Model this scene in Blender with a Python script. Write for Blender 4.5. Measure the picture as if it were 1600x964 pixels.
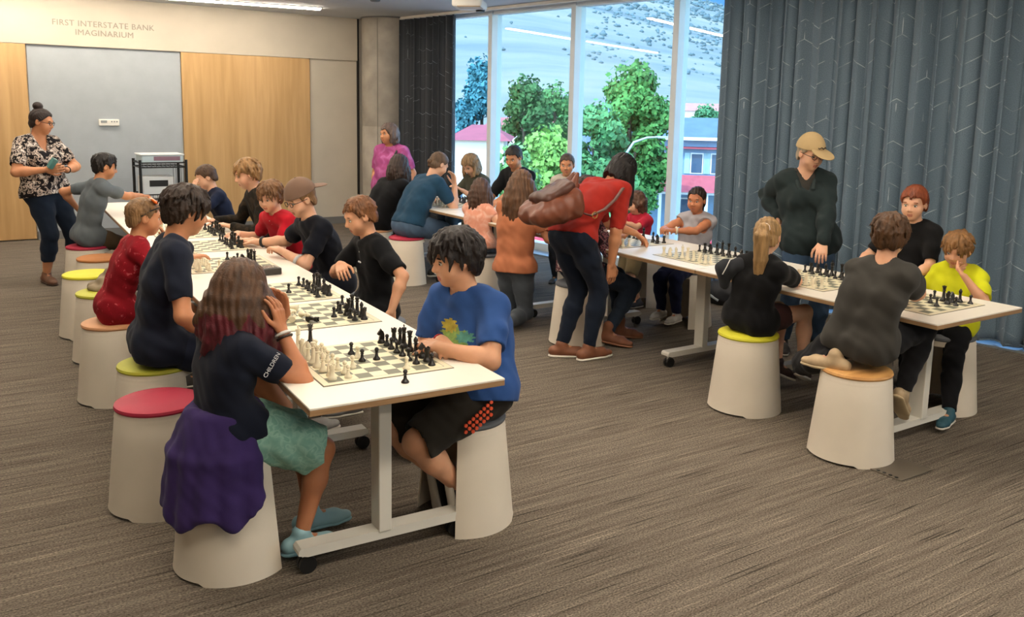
import bpy, bmesh, math, random
import numpy as np
from mathutils import Vector, Matrix

SC = bpy.context.scene
for _o in list(bpy.data.objects):
    bpy.data.objects.remove(_o)
COL = SC.collection
random.seed(7)

# ---------------------------------------------------------------- camera
YAW, PITCH, ROLL = 0.5958, 0.1527, 0.0232
def _cam():
    cy, sy, cp, sp = math.cos(YAW), math.sin(YAW), math.cos(PITCH), math.sin(PITCH)
    f = Vector((sy * cp, cy * cp, -sp)); r = Vector((cy, -sy, 0)); u = r.cross(f)
    cr, sr = math.cos(ROLL), math.sin(ROLL)
    r2 = r * cr + u * sr; u2 = u * cr - r * sr
    cam = bpy.data.cameras.new('camera'); o = bpy.data.objects.new('camera', cam); COL.objects.link(o)
    m = Matrix((r2, u2, -f)).transposed().to_4x4(); m.translation = Vector((0, 0, 1.72)); o.matrix_world = m
    cam.sensor_fit = 'HORIZONTAL'; cam.sensor_width = 36.0; cam.lens = 36.0 * 1376.1 / 1600.0
    cam.shift_x = (800 - 829.2) / 1600.0; cam.shift_y = (382.7 - 482) / 1600.0
    cam.clip_end = 6000; cam.clip_start = 0.05
    SC.camera = o
_cam()

# ---------------------------------------------------------------- sky, sun, exposure
SUN_DIR = Vector((-0.62, -0.28, 0.73)).normalized()        # towards the sun: behind the building, high
W = bpy.data.worlds.new('sky'); SC.world = W; W.use_nodes = True
_nt = W.node_tree; _nt.nodes.clear()
_sky = _nt.nodes.new('ShaderNodeTexSky'); _sky.sky_type = 'NISHITA'; _sky.sun_disc = False
_sky.sun_elevation = math.asin(SUN_DIR.z); _sky.sun_rotation = math.atan2(SUN_DIR.x, SUN_DIR.y)
_bg = _nt.nodes.new('ShaderNodeBackground'); _bg.inputs[1].default_value = 0.95
_out = _nt.nodes.new('ShaderNodeOutputWorld')
_nt.links.new(_sky.outputs[0], _bg.inputs[0]); _nt.links.new(_bg.outputs[0], _out.inputs[0])
_sl = bpy.data.lights.new('sun', 'SUN'); _sl.energy = 4.0; _sl.angle = 0.01; _sl.color = (1.0, 0.93, 0.82)
_so = bpy.data.objects.new('sun', _sl); COL.objects.link(_so)
_so.rotation_euler = SUN_DIR.to_track_quat('Z', 'Y').to_euler(); _so.location = (-20, -10, 40)
LED_STRENGTH = 64.0
VS = SC.view_settings
VS.view_transform = 'Standard'; VS.look = 'None'; VS.gamma = 1.0; VS.use_curve_mapping = False
VS.exposure = 0.0

# ---------------------------------------------------------------- materials
MATS = {}
def _new(name):
    m = bpy.data.materials.new(name); m.use_nodes = True; nt = m.node_tree
    return m, nt, nt.nodes['Principled BSDF']
def lin(c):
    return tuple((x / 12.92 if x <= 0.04045 else ((x + 0.055) / 1.055) ** 2.4) for x in c)
def hexc(h):
    return lin(tuple(int(h[i:i + 2], 16) / 255 for i in (0, 2, 4)))
def mat(name, col, rough=0.6, metal=0.0, noise=None, bump=None, coat=0.0, emit=None, spec=None, sheen=0.0, sub=0.0):
    """noise=(scale, amount[, stretch]); bump=(scale, strength, distance)"""
    if name in MATS: return MATS[name]
    m, nt, b = _new(name); N, Lk = nt.nodes, nt.links
    if isinstance(col, str): col = hexc(col)
    b.inputs['Base Color'].default_value = (*col, 1); b.inputs['Roughness'].default_value = rough
    b.inputs['Metallic'].default_value = metal
    if spec is not None: b.inputs['Specular IOR Level'].default_value = spec
    if coat: b.inputs['Coat Weight'].default_value = coat
    if sheen: b.inputs['Sheen Weight'].default_value = sheen
    if sub:
        b.inputs['Subsurface Weight'].default_value = sub; b.inputs['Subsurface Radius'].default_value = (0.012, 0.005, 0.003)
        b.inputs['Subsurface Scale'].default_value = 1.0
    if emit:
        b.inputs['Emission Color'].default_value = (*emit[0], 1); b.inputs['Emission Strength'].default_value = emit[1]
    tc = None
    if noise or bump:
        tc = N.new('ShaderNodeTexCoord')
    if noise:
        src = tc.outputs['Object']
        if len(noise) > 2:
            mp = N.new('ShaderNodeMapping'); mp.inputs['Scale'].default_value = noise[2]; Lk.new(src, mp.inputs[0]); src = mp.outputs[0]
        nz = N.new('ShaderNodeTexNoise'); nz.inputs['Scale'].default_value = noise[0]; nz.inputs['Detail'].default_value = 4
        Lk.new(src, nz.inputs['Vector'])
        mx = N.new('ShaderNodeMix'); mx.data_type = 'RGBA'; a = noise[1]
        mx.inputs[6].default_value = (*[max(0, c * (1 - a)) for c in col], 1); mx.inputs[7].default_value = (*[min(1, c * (1 + a)) for c in col], 1)
        mr = N.new('ShaderNodeMapRange'); mr.inputs[1].default_value = 0.3; mr.inputs[2].default_value = 0.7
        Lk.new(nz.outputs[0], mr.inputs[0]); Lk.new(mr.outputs[0], mx.inputs[0]); Lk.new(mx.outputs[2], b.inputs['Base Color'])
    if bump:
        nz = N.new('ShaderNodeTexNoise'); nz.inputs['Scale'].default_value = bump[0]; nz.inputs['Detail'].default_value = 3
        Lk.new(tc.outputs['Object'], nz.inputs['Vector'])
        bp = N.new('ShaderNodeBump'); bp.inputs['Strength'].default_value = bump[1]; bp.inputs['Distance'].default_value = bump[2]
        Lk.new(nz.outputs[0], bp.inputs['Height']); Lk.new(bp.outputs[0], b.inputs['Normal'])
    MATS[name] = m
    return m
def nd(nt, kind, **kw):
    n = nt.nodes.new(kind)
    for k, v in kw.items():
        if k.startswith('i'): n.inputs[int(k[1:])].default_value = v
        else: setattr(n, k, v)
    return n
def math_n(nt, op, a, b=None, c=None):
    n = nt.nodes.new('ShaderNodeMath'); n.operation = op
    for i, v in enumerate((a, b, c)):
        if v is None: continue
        if isinstance(v, (int, float)): n.inputs[i].default_value = v
        else: nt.links.new(v, n.inputs[i])
    return n.outputs[0]
def ramp(nt, fac, stops, interp='LINEAR'):
    r = nt.nodes.new('ShaderNodeValToRGB'); r.color_ramp.interpolation = interp
    e = r.color_ramp.elements
    while len(e) > 1: e.remove(e[-1])
    e[0].position = stops[0][0]; e[0].color = (*stops[0][1], 1)
    for p, c in stops[1:]:
        x = e.new(p); x.color = (*c, 1)
    nt.links.new(fac, r.inputs[0]); return r.outputs[0]

def carpet_mat():
    m, nt, b = _new('carpet'); tc = nd(nt, 'ShaderNodeTexCoord'); L = nt.links
    def nz(scale, sc, det=3):
        mp = nd(nt, 'ShaderNodeMapping'); mp.inputs['Scale'].default_value = sc; L.new(tc.outputs['Object'], mp.inputs[0])
        n = nd(nt, 'ShaderNodeTexNoise'); n.inputs['Scale'].default_value = scale; n.inputs['Detail'].default_value = det
        L.new(mp.outputs[0], n.inputs['Vector']); return n.outputs[0]
    base = ramp(nt, nz(1.0, (1.6, 34, 1), 5), [(0.30, hexc('5d544a')), (0.5, hexc('6a6156')), (0.70, hexc('776d61'))])
    # thin dark and light lines running along x, broken along their length
    lines = ramp(nt, nz(1.0, (2.2, 120, 1), 1), [(0.28, (0.02,) * 3), (0.38, (0.5,) * 3), (0.63, (0.5,) * 3), (0.73, (0.98,) * 3)])
    grain = ramp(nt, nz(1.0, (110, 190, 1), 2), [(0.3, (0.08,) * 3), (0.7, (0.92,) * 3)])
    m1 = nd(nt, 'ShaderNodeMix', data_type='RGBA', blend_type='OVERLAY'); m1.inputs[0].default_value = 0.8
    L.new(base, m1.inputs[6]); L.new(lines, m1.inputs[7])
    m2 = nd(nt, 'ShaderNodeMix', data_type='RGBA', blend_type='OVERLAY'); m2.inputs[0].default_value = 0.7
    L.new(m1.outputs[2], m2.inputs[6]); L.new(grain, m2.inputs[7])
    L.new(m2.outputs[2], b.inputs['Base Color']); b.inputs['Roughness'].default_value = 0.95
    b.inputs['Specular IOR Level'].default_value = 0.15
    bp = nd(nt, 'ShaderNodeBump'); bp.inputs['Strength'].default_value = 0.4; bp.inputs['Distance'].default_value = 0.004
    L.new(grain, bp.inputs['Height']); L.new(bp.outputs[0], b.inputs['Normal'])
    return m
def wood_mat(name, c0, c1, sc=(7, 7, 0.5), rough=0.45):
    m, nt, b = _new(name); tc = nd(nt, 'ShaderNodeTexCoord'); L = nt.links
    mp = nd(nt, 'ShaderNodeMapping'); mp.inputs['Scale'].default_value = sc; L.new(tc.outputs['Object'], mp.inputs[0])
    n = nd(nt, 'ShaderNodeTexNoise'); n.inputs['Scale'].default_value = 1.6; n.inputs['Detail'].default_value = 6; n.inputs['Distortion'].default_value = 0.6
    L.new(mp.outputs[0], n.inputs['Vector'])
    L.new(ramp(nt, n.outputs[0], [(0.3, hexc(c0)), (0.7, hexc(c1))]), b.inputs['Base Color']); b.inputs['Roughness'].default_value = rough
    return m
def glass_mat():
    m = bpy.data.materials.new('window_glass'); m.use_nodes = True; nt = m.node_tree; nt.nodes.clear()
    t = nd(nt, 'ShaderNodeBsdfTransparent'); t.inputs[0].default_value = (0.80, 0.94, 0.98, 1)
    g = nd(nt, 'ShaderNodeBsdfGlossy'); g.inputs['Roughness'].default_value = 0.0
    lw = nd(nt, 'ShaderNodeLayerWeight'); lw.inputs[0].default_value = 0.5      # Schlick: 4 percent head-on, rising at grazing angles
    sch = math_n(nt, 'MULTIPLY_ADD', math_n(nt, 'POWER', lw.outputs['Facing'], 5.0), 0.96, 0.04)
    mx = nd(nt, 'ShaderNodeMixShader'); o = nd(nt, 'ShaderNodeOutputMaterial')
    nt.links.new(sch, mx.inputs[0]); nt.links.new(t.outputs[0], mx.inputs[1]); nt.links.new(g.outputs[0], mx.inputs[2])
    nt.links.new(mx.outputs[0], o.inputs[0]); return m
def curtain_mat(name, c0, c1, line):
    """woven fabric with a printed zig-zag lattice of thin broken lines, laid out on the cloth itself (uv in metres)"""
    m, nt, b = _new(name); L = nt.links
    uv = nd(nt, 'ShaderNodeUVMap'); uv.uv_map = 'UVMap'; sp = nd(nt, 'ShaderNodeSeparateXYZ'); L.new(uv.outputs[0], sp.inputs[0])
    u, v = sp.outputs[0], sp.outputs[1]
    tri = math_n(nt, 'PINGPONG', u, 0.16)                       # 0..0.16
    ph = math_n(nt, 'SUBTRACT', v, math_n(nt, 'MULTIPLY', tri, 0.55))
    fr = math_n(nt, 'ABSOLUTE', math_n(nt, 'SUBTRACT', math_n(nt, 'FRACT', math_n(nt, 'DIVIDE', ph, 0.17)), 0.5))
    near = math_n(nt, 'LESS_THAN', fr, 0.020)
    # upright strokes joining the zig-zags
    fu = math_n(nt, 'ABSOLUTE', math_n(nt, 'SUBTRACT', math_n(nt, 'FRACT', math_n(nt, 'DIVIDE', u, 0.32)), 0.5))
    up = math_n(nt, 'MULTIPLY', math_n(nt, 'LESS_THAN', fu, 0.010), math_n(nt, 'LESS_THAN', math_n(nt, 'FRACT', math_n(nt, 'DIVIDE', v, 0.34)), 0.4))
    nz = nd(nt, 'ShaderNodeTexNoise'); nz.inputs['Scale'].default_value = 7.0; nz.inputs['Detail'].default_value = 2
    L.new(uv.outputs[0], nz.inputs['Vector'])
    msk = nd(nt, 'ShaderNodeMapRange'); msk.inputs[1].default_value = 0.47; msk.inputs[2].default_value = 0.62; L.new(nz.outputs[0], msk.inputs[0])
    amt = math_n(nt, 'MULTIPLY', math_n(nt, 'MAXIMUM', near, up), msk.outputs[0])
    n2 = nd(nt, 'ShaderNodeTexNoise'); n2.inputs['Scale'].default_value = 140; L.new(uv.outputs[0], n2.inputs['Vector'])
    base = ramp(nt, n2.outputs[0], [(0.3, hexc(c0)), (0.7, hexc(c1))])
    mx = nd(nt, 'ShaderNodeMix', data_type='RGBA'); L.new(amt, mx.inputs[0]); L.new(base, mx.inputs[6]); mx.inputs[7].default_value = (*hexc(line), 1)
    L.new(mx.outputs[2], b.inputs['Base Color']); b.inputs['Roughness'].default_value = 0.7; b.inputs['Sheen Weight'].default_value = 0.2
    return m
def pattern_mat(name, stops, scale, vor=False, rough=0.85, interp='CONSTANT'):
    m, nt, b = _new(name); tc = nd(nt, 'ShaderNodeTexCoord')
    n = nd(nt, 'ShaderNodeTexNoise'); n.inputs['Scale'].default_value = scale; n.inputs['Detail'].default_value = 2.5; n.inputs['Distortion'].default_value = 0.8
    nt.links.new(tc.outputs['Object'], n.inputs['Vector'])
    nt.links.new(ramp(nt, n.outputs[0], [(p, hexc(c)) for p, c in stops], interp), b.inputs['Base Color']); b.inputs['Roughness'].default_value = rough
    b.inputs['Specular IOR Level'].default_value = 0.2
    MATS[name] = m
    return m
def cloth(col, amt=0.10):
    k = 'cloth_' + col
    if k in MATS: return MATS[k]
    return mat(k, col, 0.9, noise=(9.0, amt), bump=(420, 0.25, 0.002), sheen=0.05, spec=0.2)
def skin_m(col):
    return mat('skin_' + col, col, 0.48, noise=(14, 0.07), sub=0.12, spec=0.35)
def hair_m(col):
    return mat('hair_' + col, col, 0.5, noise=(38, 0.45, (1, 1, 0.18)), bump=(170, 0.5, 0.004), spec=0.35)

# ---------------------------------------------------------------- mesh helpers
def tag(o, label=None, cat=None, group=None, kind=None):
    if label: o['label'] = label
    if cat: o['category'] = cat
    if group: o['group'] = group
    if kind: o['kind'] = kind
    return o
def empty(name, loc=(0, 0, 0), rz=0.0, **kw):
    o = bpy.data.objects.new(name, None); COL.objects.link(o); o.location = loc; o.rotation_euler = (0, 0, rz)
    o.empty_display_size = 0.1
    return tag(o, **kw)
class MB:
    def __init__(s): s.bm = bmesh.new()
    def box(s, c, d, bev=0.0, seg=2, rot=None, taper=None):
        r = bmesh.ops.create_cube(s.bm, size=1.0); v = r['verts']
        for x in v:
            x.co = Vector((x.co.x * d[0], x.co.y * d[1], x.co.z * d[2]))
            if taper and x.co.z > 0: x.co.x *= taper; x.co.y *= taper
        if bev:
            es = list({e for x in v for e in x.link_edges})
            q = bmesh.ops.bevel(s.bm, geom=es, offset=bev, segments=seg, affect='EDGES', profile=0.5)
            v = list({x for f in q['faces'] for x in f.verts} | {x for x in v if x.is_valid})
            # collect all verts of this island
            isl = set(v); st = list(v)
            while st:
                a = st.pop()
                for e in a.link_edges:
                    b = e.other_vert(a)
                    if b not in isl: isl.add(b); st.append(b)
            v = list(isl)
        m = Matrix.Translation(Vector(c))
        if rot is not None: m = m @ (rot if isinstance(rot, Matrix) else Matrix.Rotation(rot, 4, 'Z'))
        bmesh.ops.transform(s.bm, matrix=m, verts=v); return s
    def tube(s, pts, r, seg=8, closed=False, rx=1.0):
        pts = [Vector(p) for p in pts]; n = len(pts); rings = []
        rr = r if isinstance(r, (list, tuple)) else [r] * n
        ref = None
        for i, p in enumerate(pts):
            a = pts[(i - 1) % n] if (closed or i > 0) else p; b = pts[(i + 1) % n] if (closed or i < n - 1) else p
            t = (b - a).normalized()
            if ref is None:
                ref = Vector((0, 0, 1)) if abs(t.z) < 0.9 else Vector((1, 0, 0))
            x = (ref - t * ref.dot(t)).normalized(); y = t.cross(x); ref = x
            rings.append([s.bm.verts.new(p + (x * math.cos(2 * math.pi * k / seg) * rx + y * math.sin(2 * math.pi * k / seg)) * rr[i]) for k in range(seg)])
        m = n if closed else n - 1
        for i in range(m):
            A, B = rings[i], rings[(i + 1) % n]
            for k in range(seg):
                s.bm.faces.new((A[k], A[(k + 1) % seg], B[(k + 1) % seg], B[k]))
        if not closed:
            s.bm.faces.new(list(reversed(rings[0]))); s.bm.faces.new(rings[-1])
        return s
    def lathe(s, prof, seg=20, c=(0, 0, 0), cap=True):
        rings = []
        for r, z in prof:
            rings.append([s.bm.verts.new((c[0] + r * math.cos(2 * math.pi * k / seg), c[1] + r * math.sin(2 * math.pi * k / seg), c[2] + z)) for k in range(seg)])
        for A, B in zip(rings, rings[1:]):
            for k in range(seg): s.bm.faces.new((A[k], A[(k + 1) % seg], B[(k + 1) % seg], B[k]))
        if cap:
            s.bm.faces.new(list(reversed(rings[0]))); s.bm.faces.new(rings[-1])
        return s
    def poly(s, outline, z0, z1, m=None):
        a = [s.bm.verts.new((x, y, z0)) for x, y in outline]; b = [s.bm.verts.new((x, y, z1)) for x, y in outline]
        n = len(a)
        fs = [s.bm.faces.new(list(reversed(a))), s.bm.faces.new(b)]
        for i in range(n): fs.append(s.bm.faces.new((a[i], a[(i + 1) % n], b[(i + 1) % n], b[i])))
        if m is not None: bmesh.ops.transform(s.bm, matrix=m, verts=a + b)
        return s
    def build(s, name, material, parent=None, smooth=False, loc=None, **kw):
        me = bpy.data.meshes.new(name); bmesh.ops.recalc_face_normals(s.bm, faces=s.bm.faces); s.bm.to_mesh(me); s.bm.free()
        for m in (material if isinstance(material, (list, tuple)) else [material]): me.materials.append(m)
        if smooth:
            for p in me.polygons: p.use_smooth = True
            try: me.set_sharp_from_angle(angle=math.radians(42))
            except Exception: pass
        return link(name, me, parent, loc, **kw)
def link(name, me, parent=None, loc=None, **kw):
    o = bpy.data.objects.new(name, me); COL.objects.link(o)
    if parent is not None: o.parent = parent
    if loc is not None: o.location = loc
    return tag(o, **kw)
def quick_mesh(name, V, Q, material, smooth=True, mi=None):
    me = bpy.data.meshes.new(name); n = len(Q); k = Q.shape[1] if n else 4
    me.vertices.add(len(V)); me.vertices.foreach_set('co', np.ascontiguousarray(V, np.float32).ravel())
    me.loops.add(n * k); me.loops.foreach_set('vertex_index', np.ascontiguousarray(Q, np.int32).ravel())
    me.polygons.add(n); me.polygons.foreach_set('loop_start', np.arange(0, n * k, k, dtype=np.int32))
    me.polygons.foreach_set('loop_total', np.full(n, k, np.int32))
    me.polygons.foreach_set('use_smooth', np.full(n, smooth, bool))
    for m in (material if isinstance(material, (list, tuple)) else [material]): me.materials.append(m)
    if mi is not None: me.polygons.foreach_set('material_index', mi.astype(np.int32))
    me.update(calc_edges=True); return me
def copy_tree(o, parent=None, loc=None, rz=None, label=None):
    c = o.copy(); COL.objects.link(c); c.parent = parent
    if loc is not None: c.location = loc
    if rz is not None: c.rotation_euler = (0, 0, rz)
    if label: c['label'] = label
    for ch in o.children: copy_tree(ch, c)
    return c
# ================================================================ THE ROOM
CEIL = 2.95
def wx(y): return 6.19 + 0.142 * (8.3 - y)                 # the window line, slightly splayed
WDIR = Vector((-0.142, 1, 0)).normalized(); WN = Vector((1, 0.142, 0)).normalized()   # along / outwards
M_WHITE = mat('painted_white', 'e9e4da', 0.55, noise=(3, 0.03))
M_CEIL = mat('ceiling_paint', 'c9cdd0', 0.8, noise=(2, 0.03))
M_DRY = mat('beige_drywall', 'bfb5a4', 0.8, noise=(2.5, 0.05), bump=(160, 0.1, 0.002))
M_GREY = mat('grey_felt_panel', 'a3a9ad', 0.9, noise=(5, 0.05), bump=(300, 0.2, 0.002))
M_WOOD = wood_mat('maple_veneer', 'b08a56', 'c7a06c')
M_BASE = mat('grey_baseboard', '6d6d6b', 0.6)
M_DARK = mat('dark_slot', '1e1a17', 0.7)
M_CARPET = carpet_mat()
M_CONC = mat('cast_concrete', '9d968b', 0.85, noise=(3.5, 0.22), bump=(28, 0.25, 0.006))
M_FRAME = mat('window_aluminium', 'dfe6e8', 0.4, metal=0.0, noise=(4, 0.03))
M_GLASS = glass_mat()
M_BLACK = mat('black_plastic', '141414', 0.45)
M_METALW = mat('white_powder_coat', 'd8d4c8', 0.45, noise=(8, 0.03))

def slab(name, outline, z0, z1, material, **kw):
    return MB().poly(outline, z0, z1).build(name, material, **kw)
X0, Y0, YB = -5.5, -5.0, 12.24
slab('floor', [(X0, Y0), (wx(Y0) + .1, Y0), (wx(YB) + .1, YB + .1), (X0, YB + .1)], -0.3, 0.0, M_CARPET, kind='structure')
slab('ceiling', [(X0, Y0), (wx(Y0) + .4, Y0), (wx(YB) + .4, YB + .2), (X0, YB + .2)], CEIL, CEIL + 0.35, M_CEIL, kind='structure')
MB().box((X0 - .1, (Y0 + YB) / 2, CEIL / 2), (.2, YB - Y0 + .4, CEIL)).build('wall_left', M_DRY, kind='structure')
MB().box(((X0 + wx(Y0)) / 2, Y0 - .1, CEIL / 2), (wx(Y0) - X0 + .4, .2, CEIL)).build('wall_front', M_DRY, kind='structure')
wb = empty('wall_back', (0, YB, 0), kind='structure')
def wbp(name, x0, x1, z0, z1, m, d=0.02, pr=0.0, bev=0.0):
    return MB().box(((x0 + x1) / 2, -pr - d / 2 + 0.02, (z0 + z1) / 2), (x1 - x0, d, z1 - z0), bev).build(name, m, wb)
MB().box(((X0 + 6.2) / 2, 0.11, CEIL / 2), (6.2 - X0, .18, CEIL)).build('backing', M_DRY, wb)
wbp('upper_drywall', X0, 5.17, 2.355, CEIL, M_DRY, 0.03, 0.02)
for a, b in ((X0, -2.55), (-2.545, -0.80), (-0.795, 0.98), (2.735, 4.461)):
    wbp('wood_panel', a, b - .006, 0.015 if a < 2 else 0.10, 2.35, M_WOOD, 0.035, 0.012, 0.003)
wbp('felt_panel', 0.986, 2.728, 0.10, 2.35, M_GREY, 0.02, 0.0)
wbp('end_drywall', 4.462, 5.17, 0.10, 2.36, M_DRY, 0.02, 0.0)
wbp('slot', 5.172, 5.205, 0.0, CEIL, M_DARK, 0.03, 0.0)
wbp('edge_trim', 4.456, 4.462, 0.1, 2.352, mat('panel_edge', '8d6a40', 0.6), 0.03, 0.005)
MB().box(((0.99 + 5.17) / 2, YB - 0.012, 0.05), (4.18, 0.03, 0.10)).build('baseboard_back', M_BASE, kind='structure')
# raised lettering on the upper wall
def text_mesh(body, size, depth, align='CENTER', spacing=1.0, offset=0.0):
    cu = bpy.data.curves.new('t', 'FONT'); cu.body = body; cu.size = size; cu.extrude = depth; cu.align_x = align; cu.space_character = spacing
    cu.resolution_u = 3; cu.offset = offset
    o = bpy.data.objects.new('t', cu); COL.objects.link(o)
    dg = bpy.context.evaluated_depsgraph_get(); dg.update()
    me = bpy.data.meshes.new_from_object(o.evaluated_get(dg)); bpy.data.objects.remove(o); return me
M_LET = mat('brushed_letter_metal', '8b8477', 0.5)
sg = empty('wall_lettering', (1.845, YB - 0.03, 2.55), label='raised two-line metal lettering on the beige upper wall above the grey panel', cat='sign')
for body, dz in (('FIRST INTERSTATE BANK', 0.045), ('IMAGINARIUM', -0.06)):
    me = text_mesh(body, 0.098, 0.006, spacing=1.06, offset=0.0); me.materials.append(M_LET)
    o = link('lettering_line', me, sg, (0, 0, dz)); o.rotation_euler = (math.pi / 2, 0, 0)
# small white wall device
th = empty('wall_panel', (1.845, YB - 0.0, 1.435), label='small white control plate on the grey felt wall panel', cat='control panel')
MB().box((0, -0.015, 0), (0.235, 0.03, 0.082), 0.008).build('plate', M_WHITE, th)
MB().box((-0.06, -0.033, 0.012), (0.07, 0.008, 0.03), 0.002).build('display', mat('grey_screen', '8b8f90', 0.3), th)
for dx in (0.03, 0.06, 0.09): MB().box((dx, -0.033, 0.012), (0.016, 0.008, 0.016), 0.002).build('button', mat('grey_screen', '8b8f90', 0.3), th)

# concrete column
co = empty('column', (5.475, 11.84, 0), label='round grey concrete column between the back wall and the dark curtain', cat='column')
MB().lathe([(0.36, 0), (0.36, 1.42), (0.357, 1.425), (0.357, 1.435), (0.36, 1.44), (0.36, CEIL - .02)], 48).build('shaft', M_CONC, co, smooth=True)
MB().lathe([(0.375, CEIL - .02), (0.375, CEIL)], 48).build('collar', M_BASE, co, smooth=True)
for a in (-1.25, -2.4): MB().box((0.358 * math.cos(a), 0.358 * math.sin(a), CEIL / 2), (.012, .012, CEIL - .06), rot=a).build('seam', mat('concrete_seam', '827d74', .9), co)

# windows: full-height panes between deep aluminium mullions
ms = [12.0 - 0.72, 9.80, 8.32, 6.84, 5.36, 3.88, 2.40, 0.92, -0.56, -2.04, -3.52, -4.95]
SILL = 0.10
def wpt(y, off=0.0, z=0.0):
    p = Vector((wx(y), y, z)) + WN * off; return p
wang = math.atan2(WDIR.y, WDIR.x)
ylist = [12.24] + ms
for i in range(len(ylist) - 1):
    ya, yb = ylist[i], ylist[i + 1]; ymid = (ya + yb) / 2; Lw = (ya - yb) * math.sqrt(1 + .142 ** 2)
    e = empty('window_%d' % (i + 1), wpt(ymid), wang, kind='structure')       # local x along the wall, local -y outwards
    MB().box((0, -0.06, (SILL + CEIL) / 2), (Lw - .07, .010, CEIL - SILL - .05)).build('pane', M_GLASS, e)
    MB().box((-Lw / 2, -0.05, CEIL / 2), (0.075, 0.17, CEIL), 0.004).build('mullion', M_FRAME, e)
    MB().box((0, -0.05, SILL / 2), (Lw - .07, 0.15, SILL), 0.004).build('window_sill', M_FRAME, e)
    MB().box((0, -0.05, CEIL - .03), (Lw - .07, 0.13, .06), 0.004).build('head_rail', M_FRAME, e)
# floor-level grille strip along the glass
e = empty('trim_1', wpt(4), wang, kind='structure')
MB().box((0, 0.16, 0.008), (17.4, 0.22, 0.016)).build('floor_grille', mat('grille_aluminium', '9aa3a8', .4, metal=.6), e)

# curtains -------------------------------------------------------
def curtain(ya, yb, off, m, label, wl=0.15, amp=0.042, seed=1, z0=0.035, z1=CEIL - 0.042):
    rnd = random.Random(seed)
    a = wpt(ya, off); b = wpt(yb, off); Lc = (b - a).length; d = (b - a).normalized(); n = WN
    xs = []; u = 0.0; ph = 0.0; P = []; N = int(Lc / 0.011)
    fr = [1.0 + 0.28 * rnd.uniform(-1, 1) for _ in range(200)]; am = [0.75 + 0.5 * rnd.random() for _ in range(200)]
    for i in range(N + 1):
        t = Lc * i / N; k = ph / (2 * math.pi); j = int(k); q = k - j
        A = amp * (am[j] * (1 - q) + am[j + 1] * q)
        P.append(a + d * t + n * (A * math.sin(ph) + 0.25 * A * math.sin(2.3 * ph + 1.0)) + d * (0.012 * math.sin(2 * ph)))
        ph += 2 * math.pi / wl * fr[j] * Lc / N
    uu = [0.0]
    for i in range(1, len(P)): uu.append(uu[-1] + (P[i] - P[i - 1]).length)
    rows = [z0, z0 + .08, 0.8, 1.6, 2.4, z1]; V = []; UV = []
    for z in rows:
        f = 1.0 + 0.22 * (1 - z / CEIL)
        for i, p in enumerate(P):
            c = a + d * (Lc * i / (len(P) - 1)); q = c + (p - c) * f; V.append((q.x, q.y, z + (0.010 * math.sin(i * .13) if z == z0 else 0))); UV.append((uu[i], z))
    n0 = len(P); Q = [(r * n0 + i, r * n0 + i + 1, (r + 1) * n0 + i + 1, (r + 1) * n0 + i) for r in range(len(rows) - 1) for i in range(n0 - 1)]
    me = quick_mesh('curtain', np.array(V), np.array(Q), m); ul = me.uv_layers.new(name='UVMap')
    li = np.empty(len(me.loops), np.int32); me.loops.foreach_get('vertex_index', li); ul.data.foreach_set('uv', np.array(UV, np.float32)[li].ravel())
    root = empty('curtain', (a.x, a.y, 0), label=label, cat='curtain', group='floor-length curtains')
    o = link('cloth', me, root); o.location = (-a.x, -a.y, 0)
    s = o.modifiers.new('thickness', 'SOLIDIFY'); s.thickness = 0.004
    hm = MB().tube([(p.x - a.x, p.y - a.y, z0 + .012) for p in P[::4]], .006, 5).build('hem', m, root)
    return root
M_CUR = curtain_mat('blue_grey_drape', '5d7080', '728796', 'b9c6cf')
M_CURD = curtain_mat('shade_dark_drape', '2b2f34', '383d43', '7b858b')  # same drape fabric, its backlit shade put into darker cloth colours
curtain(11.62, 10.28, -0.20, M_CURD, 'shade-darkened pleated curtain bunched beside the round concrete column', 0.125, 0.05, 3)
curtain(6.12, 4.62, -0.24, M_CUR, 'blue-grey pleated curtain panel next to the window mullion, behind the capped woman', 0.17, 0.045, 5)
curtain(4.70, -1.2, -0.24, M_CUR, 'wide blue-grey pleated curtain behind the yellow-shirted boy, reaching the picture edge', 0.16, 0.05, 9)
tr = empty('curtain_track', wpt(5, -0.22, CEIL - .02), wang, label='thin white curtain track under the ceiling along the windows', cat='curtain track')
MB().box((0, 0, 0), (16.5, 0.05, 0.035), 0.003).build('rail', M_WHITE, tr)

# ceiling lights: long diffusers running at right angles to the glass
M_LED = mat('led_diffuser', (0.9, 0.88, 0.82), 0.5, emit=((1.0, 0.88, 0.73), LED_STRENGTH))
LDIR = Vector((-0.99, 0.141, 0)).normalized()
for i, (x, y) in enumerate(((4.24, 11.2), (4.52, 8.48), (4.88, 5.78), (5.22, 3.08), (5.60, 0.38), (5.98, -2.32))):
    Ls = 6.2 if i else 5.6
    c = Vector((x, y, 0)) + LDIR * (Ls / 2)
    lab = ('long white ceiling light strip above the back wall lettering' if i == 0 else
           'long white ceiling light strip, %s row counted from the back wall' % ('second', 'third', 'fourth', 'fifth', 'sixth')[i - 1])
    e = empty('ceiling_light', (c.x, c.y, CEIL), math.atan2(LDIR.y, LDIR.x), label=lab, cat='ceiling light', group='ceiling light strips')
    MB().box((0, 0, -0.006), (Ls + .03, 0.10, 0.012)).build('housing', M_WHITE, e)
    MB().box((0, 0, -0.020), (Ls, 0.072, 0.018), 0.004).build('diffuser', M_LED, e)
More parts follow.
